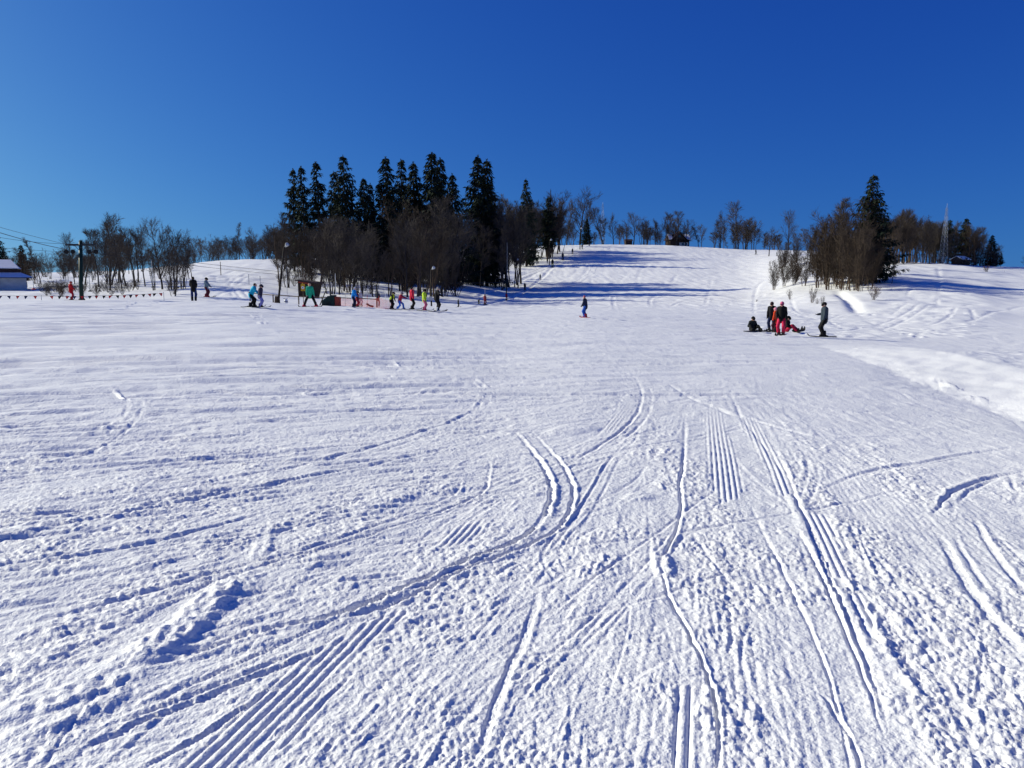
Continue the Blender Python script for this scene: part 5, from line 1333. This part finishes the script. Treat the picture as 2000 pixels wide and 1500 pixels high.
def person(px, row, hpx, label, face=0, jacket=(.02, .02, .025), trousers=(.015, .015, .02), head='helmet', headcol=(.02, .02, .02), gloves=(.02, .02, .02), boots=(.02, .02, .02),
           skis=(.02, .02, .02), stance=.13, stride=0.0, lean=0.0, crouch=0.0, hands=((-.26, .10, .80), (.26, .10, .80)), sit=False, kid=0.0, poles=False, d=None, fine=.032, vest=None, ski_len=1.5, ski_yaw=0.0, look=0.0, hood=False, trail=0.0):
    """face: heading in degrees, 0 = away from the camera, 90 = to the right of the picture"""
    x, y = on_ground(px, row) if d is None else at(px, d)[:2]
    H = size_at(hpx, y); z = gz(x, y)
    e = empty('person', (x, y, z + .02), -math.radians(face)); tag(e, label, 'person', None)
    s = (H if not sit else H / .56) / 1.75; hs_ = 1 + .28 * kid
    e.scale = (s, s, s)
    up = .0 if skis is None else .03
    prim = []                                            # (a, b, ra, rb, material index)
    if sit:
        hip = np.array([0, -.02, .16]); chest = hip + np.array([0, -.10 + .55 * lean, .42]); neck = chest + np.array([0, .02, .10])
        feet = [np.array([-.14 - stance * .6, .62, .10]), np.array([.14 + stance * .6, .58, .10])]; kh = np.array([0, 0, 1.0])
    else:
        hz = .93 - .16 * crouch; hip = np.array([0, -.06 * crouch - .10 * lean, hz])
        tl = .50; chest = hip + np.array([0, math.sin(lean) * tl, math.cos(lean) * tl]); neck = chest + np.array([0, math.sin(lean) * .10 + .01, .10 * math.cos(lean) + .01])
        feet = [np.array([-stance, stride, .10 + up]), np.array([stance, -stride, .10 + up])]; kh = np.array([0, 1.0, 0])
    headc = neck + np.array([0, .03 + .05 * lean, .135])
    hipw, shw = .10, .175
    prim += [(hip + [0, 0, -.02], hip + [0, 0, .10], .165, .165, 1), (hip + [0, 0, .02], chest, .180, .185, 0), (chest + [-.10, 0, .02], chest + [.10, 0, .02], .130, .130, 0),
             (chest, neck, .08, .06, 0), (neck - [0, 0, .03], headc, .055, .06, 2), (headc, headc + [0, .012, .03], .092 * hs_, .098 * hs_, 2),
             (headc + [0, .088 * hs_, -.02], headc + [0, .112 * hs_, -.035], .016, .016, 2), (headc + [0, .05, -.065], headc + [0, .066, -.072], .046, .038, 2),
             (headc + [-.093 * hs_, 0, -.01], headc + [-.098 * hs_, 0, .01], .018, .02, 2), (headc + [.093 * hs_, 0, -.01], headc + [.098 * hs_, 0, .01], .018, .02, 2)]
    if not sit: prim.append((hip + [0, 0, -.10], hip + [0, 0, .04], .172, .178, 0))
    if hood: prim.append((headc + [0, -.02, .02], headc + [0, -.05, .16], .12, .03, 0))
    ank = []
    for sd, ft in zip((-1, 1), feet):
        hp = hip + [sd * hipw, 0, -.03]
        kn, an = ik(hp, ft, .42, .42, kh + np.array([sd * .25, 0, 0]))
        prim += [(hp, kn, .112, .092, 1), (kn, an, .092, .090, 1)]; ank.append((an, kn))
    wr = []
    for sd, hd in zip((-1, 1), hands):
        sh = chest + [sd * shw, 0, .04]; hd = np.array(hd, float)
        if sit: hd = hd + [0, 0, 0]
        el, w = ik(sh, hd, .29, .27, np.array([sd * .6, -.8, -.3]))
        prim += [(chest + [sd * .1, 0, .03], sh, .11, .088, 0), (sh, el, .084, .072, 0), (el, w, .072, .056, 0)]; wr.append((w, el))
    if vest is not None: prim.append((hip + [0, .03, .12], chest + [0, .03, 0], .186, .190, 3))
    A = np.array([p[0] for p in prim], float); B_ = np.array([p[1] for p in prim], float)
    lo = np.minimum(A, B_).min(0) - .24; hi = np.maximum(A, B_).max(0) + .24
    h = fine * (1 / s if False else 1)
    ax = [np.arange(lo[k], hi[k], h) for k in range(3)]
    G_ = np.stack(np.meshgrid(*ax, indexing='ij'), -1)
    def dist(Q):
        out = []
        for a, b, ra, rb, mi in prim:
            a, b = np.array(a, float), np.array(b, float); ab = b - a; L2 = max(ab.dot(ab), 1e-9)
            t = np.clip(((Q - a) @ ab) / L2, 0, 1)
            out.append(np.linalg.norm(Q - a - t[..., None] * ab, axis=-1) - (ra + (rb - ra) * t))
        return out
    Fv = None; k = .035
    for dd in dist(G_):
        if Fv is None: Fv = dd
        else:
            hh = np.clip(.5 + .5 * (Fv - dd) / k, 0, 1); Fv = Fv * (1 - hh) + dd * hh - k * hh * (1 - hh)
    V, Q = surface_net(Fv, lo, h)
    cen = V[Q].mean(1); D = np.array(dist(cen)); mi = np.array([p[4] for p in prim])[D.argmin(0)]
    mats = [cloth(jacket), cloth(trousers), M_SKIN] + ([cloth(vest)] if vest is not None else [])
    link('body', mesh_np('body', V, Q, smooth=True, fmat=mi, mats=mats), e)
    hm = cloth(headcol)
    lk = (0, 0, -math.radians(look))
    ho = link(head, part_mesh(head, hm), e, tuple(headc + np.array([0, -.005, .045 * hs_])), lk, .90 * hs_)
    if head == 'helmet': link('goggles', part_mesh('goggles', M_BLACK), ho, (0, .005 / (.9 * hs_), (.012 - .045 * hs_) / (.9 * hs_)), (0, 0, 0), 1 / .9)
    for (w, el), sd in zip(wr, (-1, 1)):
        dv = Vector(tuple(w - el)).normalized()
        o = link('glove', part_mesh('glove', cloth(gloves)), e, tuple(w), (0, 0, 0), (1.1 * -sd if sd < 0 else -1.1, 1.1, 1.1))
        o.scale = (1.1, 1.1, 1.1); o.rotation_euler = (-dv).to_track_quat('Z', 'Y').to_euler()
    bm = cloth(boots)
    for i, ((an, kn), sd) in enumerate(zip(ank, (-1, 1))):
        if sit:
            link('boot', part_mesh('boot', bm), e, (an[0], an[1] + .03, .05), (math.radians(70), 0, 0))
        else:
            link('boot', part_mesh('boot', bm), e, (an[0], an[1], an[2] - .10), (0, 0, math.radians(ski_yaw * sd)))
        if skis is not None:
            sm = cloth(skis)
            if sit: so = link('ski', part_mesh('ski', sm), e, (an[0] * .5 + .05 * i, an[1] + .15 + .04 * i, .03 + .02 * i), (0, 0, math.radians(80 + 8 * i)), (1.7, ski_len * 1.15, 3.2))
            else: so = link('ski', part_mesh('ski', sm), e, (an[0], an[1], an[2] - .125), (0, 0, math.radians(ski_yaw * sd)), (1.3, ski_len, 2.0))
            link('binding', part_mesh('binding', M_BLACK), so, (0, -.02, .016))
    if poles:
        for (w, el), sd in zip(wr, (-1, 1)):
            tip = Vector((w[0] + sd * .05, w[1] - .35 * poles, .0)); v = Vector(tuple(w)) - tip
            o = link('pole', part_mesh('pole', M_STEEL), e, tuple(tip), (0, 0, 0), (1, 1, v.length + .05)); o.rotation_euler = v.to_track_quat('Z', 'Y').to_euler()
    return e

NAVY, BLK, GREY = (.008, .012, .040), (.006, .006, .008), (.10, .115, .13)
HANG = ((-.27, .06, .82), (.27, .06, .82))
# left: lift queue and helpers
person(137, 586, 35, 'skier in an all-red suit holding poles by the green lift pylon', 60, (.45, .015, .02), (.42, .012, .02), 'helmet', (.35, .02, .03), poles=.6, hands=((-.24, .30, 1.02), (.24, .30, 1.05)), stance=.17, skis=NAVY, d=64.3)
person(379, 588, 45, 'standing adult in black jacket and dark blue trousers, seen from behind', -12, BLK, (.014, .030, .12), 'hair', (.012, .010, .010), hands=((-.16, .22, 1.0), (.16, .22, 1.0)), skis=None, stance=.12)
person(404, 581, 36, 'child in grey jacket and dark red trousers left of the tracked powder', 95, (.17, .24, .27), (.10, .015, .03), 'helmet', BLK, hands=((-.15, .35, 1.0), (.20, .40, 1.02)), stance=.17, skis=BLK, kid=.5, boots=(.3, .02, .03))
person(493, 600, 47, 'helper in turquoise jacket bending forward to hold a child', 75, (.02, .42, .62), BLK, 'hair', (.03, .02, .015), lean=.45, hands=((-.18, .52, .85), (.18, .52, .85)), stance=.18, stride=.12, crouch=.35, ski_yaw=8)
person(509, 601, 42, 'small child in navy jacket and lavender trousers held by the turquoise helper', 85, (.03, .03, .06), (.22, .22, .52), 'helmet', (.03, .03, .05), kid=.8, stance=.16, hands=((-.24, .05, .9), (.25, .05, .9)), lean=.15)
person(606, 600, 46, 'skier in green jacket with red boots standing legs wide apart', 165, (.02, .36, .20), BLK, 'hair', (.015, .012, .010), stance=.42, crouch=.35, boots=(.50, .02, .06), gloves=(.30, .30, .28), hands=((-.30, .05, .82), (.22, .12, .84)), ski_yaw=-40, ski_len=1.2)
person(691, 600, 37, 'adult in bright blue jacket with pale hat at the orange net', 95, (.01, .22, .62), NAVY, 'hat', (.45, .50, .58), lean=.2, hands=((-.1, .35, .9), (.15, .38, .9)), skis=None)
person(698, 600, 29, 'child in red trousers held in front of the blue-jacketed adult', 100, (.12, .02, .03), (.45, .03, .05), 'helmet', BLK, kid=.8, skis=BLK, ski_len=1.1)
person(703, 596, 27, 'small child with a white helmet and pale pink trousers by the net', 140, (.55, .50, .52), (.60, .40, .42), 'helmet', (.75, .75, .75), kid=.9, skis=None, d=66)
person(737, 602, 28, 'person in dark pointed hood and red trousers standing behind the net', 0, (.035, .04, .05), (.50, .09, .08), 'hair', (.03, .035, .045), hood=True, skis=None, d=66.5, hands=((-.16, .25, 1.05), (.16, .25, 1.05)))
person(765, 604, 33, 'child in black jacket with lime vest leaning forward, leftmost of the practice line', 110, BLK, BLK, 'helmet', BLK, vest=(.42, .55, .03), lean=.45, hands=((-.30, .30, .72), (.30, .40, .74)), kid=.5, crouch=.2)
person(782, 605, 34, 'child in crimson jacket and blue trousers lunging with arms stretched forward', 90, (.33, .02, .05), (.01, .13, .55), 'helmet', (.25, .20, .25), lean=.3, stride=.32, crouch=.5, hands=((-.16, .62, 1.12), (.16, .64, 1.10)), kid=.5, gloves=(.03, .03, .04), boots=(.6, .6, .62))
person(805, 605, 42, 'instructor in a bright red jacket and black trousers in the practice line', 75, (.62, .02, .06), BLK, 'hair', (.02, .015, .012), hands=HANG, stance=.15)
person(829, 607, 39, 'child in lime yellow jacket and pink trousers beside the red instructor', 95, (.48, .68, .04), (.62, .13, .22), 'helmet', BLK, kid=.6, hands=((-.26, .12, .80), (.26, .12, .80)), stance=.14, gloves=(.02, .15, .05), boots=(.25, .03, .08))
person(854, 609, 45, 'adult in black with a pale hat and outstretched arms, rightmost of the practice line', 60, (.008, .008, .011), (.008, .008, .011), 'hat', (.40, .36, .30), hands=((-.42, -.02, .98), (.52, .18, 1.16)), lean=.10, boots=(.70, .70, .70), stance=.10)
# the drag lift lane, small in the distance
FAR = dict(fine=.04, ski_len=1.5)
person(895, 600, 14, 'tiny dark figure standing alone right of the practice line', 60, BLK, BLK, 'helmet', BLK, **FAR)
person(935, 594, 11, 'tiny crouching figure in yellow trousers at the foot of the lift lane', 40, BLK, (.40, .33, .05), 'helmet', BLK, lean=.7, crouch=.9, **FAR)
person(947, 596, 20, 'figure in a dark red suit waiting at the foot of the lift lane', 30, (.20, .03, .04), (.14, .025, .035), 'helmet', BLK, **FAR)
person(989, 587, 14, 'tiny figure in a red jacket below the far lift pylon', 30, (.50, .03, .06), BLK, 'helmet', BLK, **FAR)
person(1025, 567, 14, 'lowest dark blue skier riding up the lift lane', 20, NAVY, NAVY, 'helmet', BLK, **FAR)
person(1055, 546, 10, 'small grey skier riding up the lift lane above the lowest one', 20, GREY, (.10, .09, .08), 'helmet', BLK, **FAR)
person(1079, 522, 15, 'lift rider in black jacket and yellow trousers at the shadow edge', 15, BLK, (.33, .36, .05), 'helmet', BLK, **FAR)
person(1069, 514, 9, 'dark figure at the upper floodlight pole beside the wood', 15, BLK, BLK, 'helmet', BLK, **FAR)
person(1099, 508, 14, 'dark navy lift rider inside the long tree shadow', 15, NAVY, NAVY, 'helmet', BLK, **FAR)
person(1118, 496, 10, 'lift rider at the upper edge of the long tree shadow', 15, NAVY, BLK, 'helmet', BLK, **FAR)
person(1137, 486, 9, 'tiny lift rider right of the topmost floodlight pole', 15, BLK, BLK, 'helmet', BLK, **FAR)
person(1151, 481, 10, 'uppermost lift rider almost at the hill crest', 15, BLK, NAVY, 'helmet', BLK, **FAR)
person(1476, 497, 9, 'tiny skier on the right end of the hill crest', 150, BLK, BLK, 'helmet', BLK, **FAR)
person(1517, 500, 7, 'tiny skier half hidden by the saplings on the right', 150, BLK, BLK, 'helmet', BLK, **FAR)
# middle of the piste
person(1143, 621, 41, 'lone skier in navy jacket and blue trousers with pink hat in mid-piste', -60, (.012, .018, .05), (.02, .09, .42), 'hat', (.42, .12, .16), poles=.5, hands=((-.10, .28, .98), (.12, .28, 1.0)), lean=.12, stance=.11, skis=(.5, .04, .05), boots=(.45, .04, .05), ski_len=.9, vest=None)
# the group on the right
person(1469, 648, 29, 'child in black helmet sitting on the snow left of the group', 170, (.014, .019, .022), BLK, 'helmet', BLK, sit=True, hands=((-.18, .30, .32), (.20, .30, .30)), kid=.5, stance=.25, lean=.25, fine=.027)
person(1506, 647, 54, 'standing skier in dark helmet, black jacket and navy trousers at the back of the group', -150, (.007, .007, .010), (.012, .020, .060), 'helmet', (.03, .008, .012), lean=.08, stance=.12, fine=.027, kid=.2)
person(1514, 650, 46, 'child in pink helmet and orange-red jacket half hidden in the group', -40, (.62, .06, .02), (.06, .012, .02), 'helmet', (.62, .26, .36), kid=.5, fine=.027)
person(1525, 656, 63, 'tall skier in pink helmet, black jacket and crimson trousers in front of the group', -150, (.006, .006, .007), (.52, .02, .07), 'helmet', (.48, .10, .20), hands=((-.28, .14, .80), (.20, .24, 1.0)), stance=.12, fine=.027, gloves=(.02, .02, .02))
person(1537, 649, 31, 'child in black jacket and red trousers sitting at the right of the group', 115, (.007, .006, .007), (.48, .02, .06), 'helmet', BLK, sit=True, hands=((-.20, .20, .30), (.22, .28, .30)), kid=.4, lean=.2, stance=.05, fine=.027)
person(1608, 659, 65, 'skier in black helmet and slate grey jacket facing the group from the right', -80, (.035, .050, .068), (.006, .006, .008), 'helmet', (.012, .012, .012), hands=((-.26, .10, .86), (.14, .30, 1.18)), stance=.10, fine=.027, boots=BLK, ski_len=1.45)
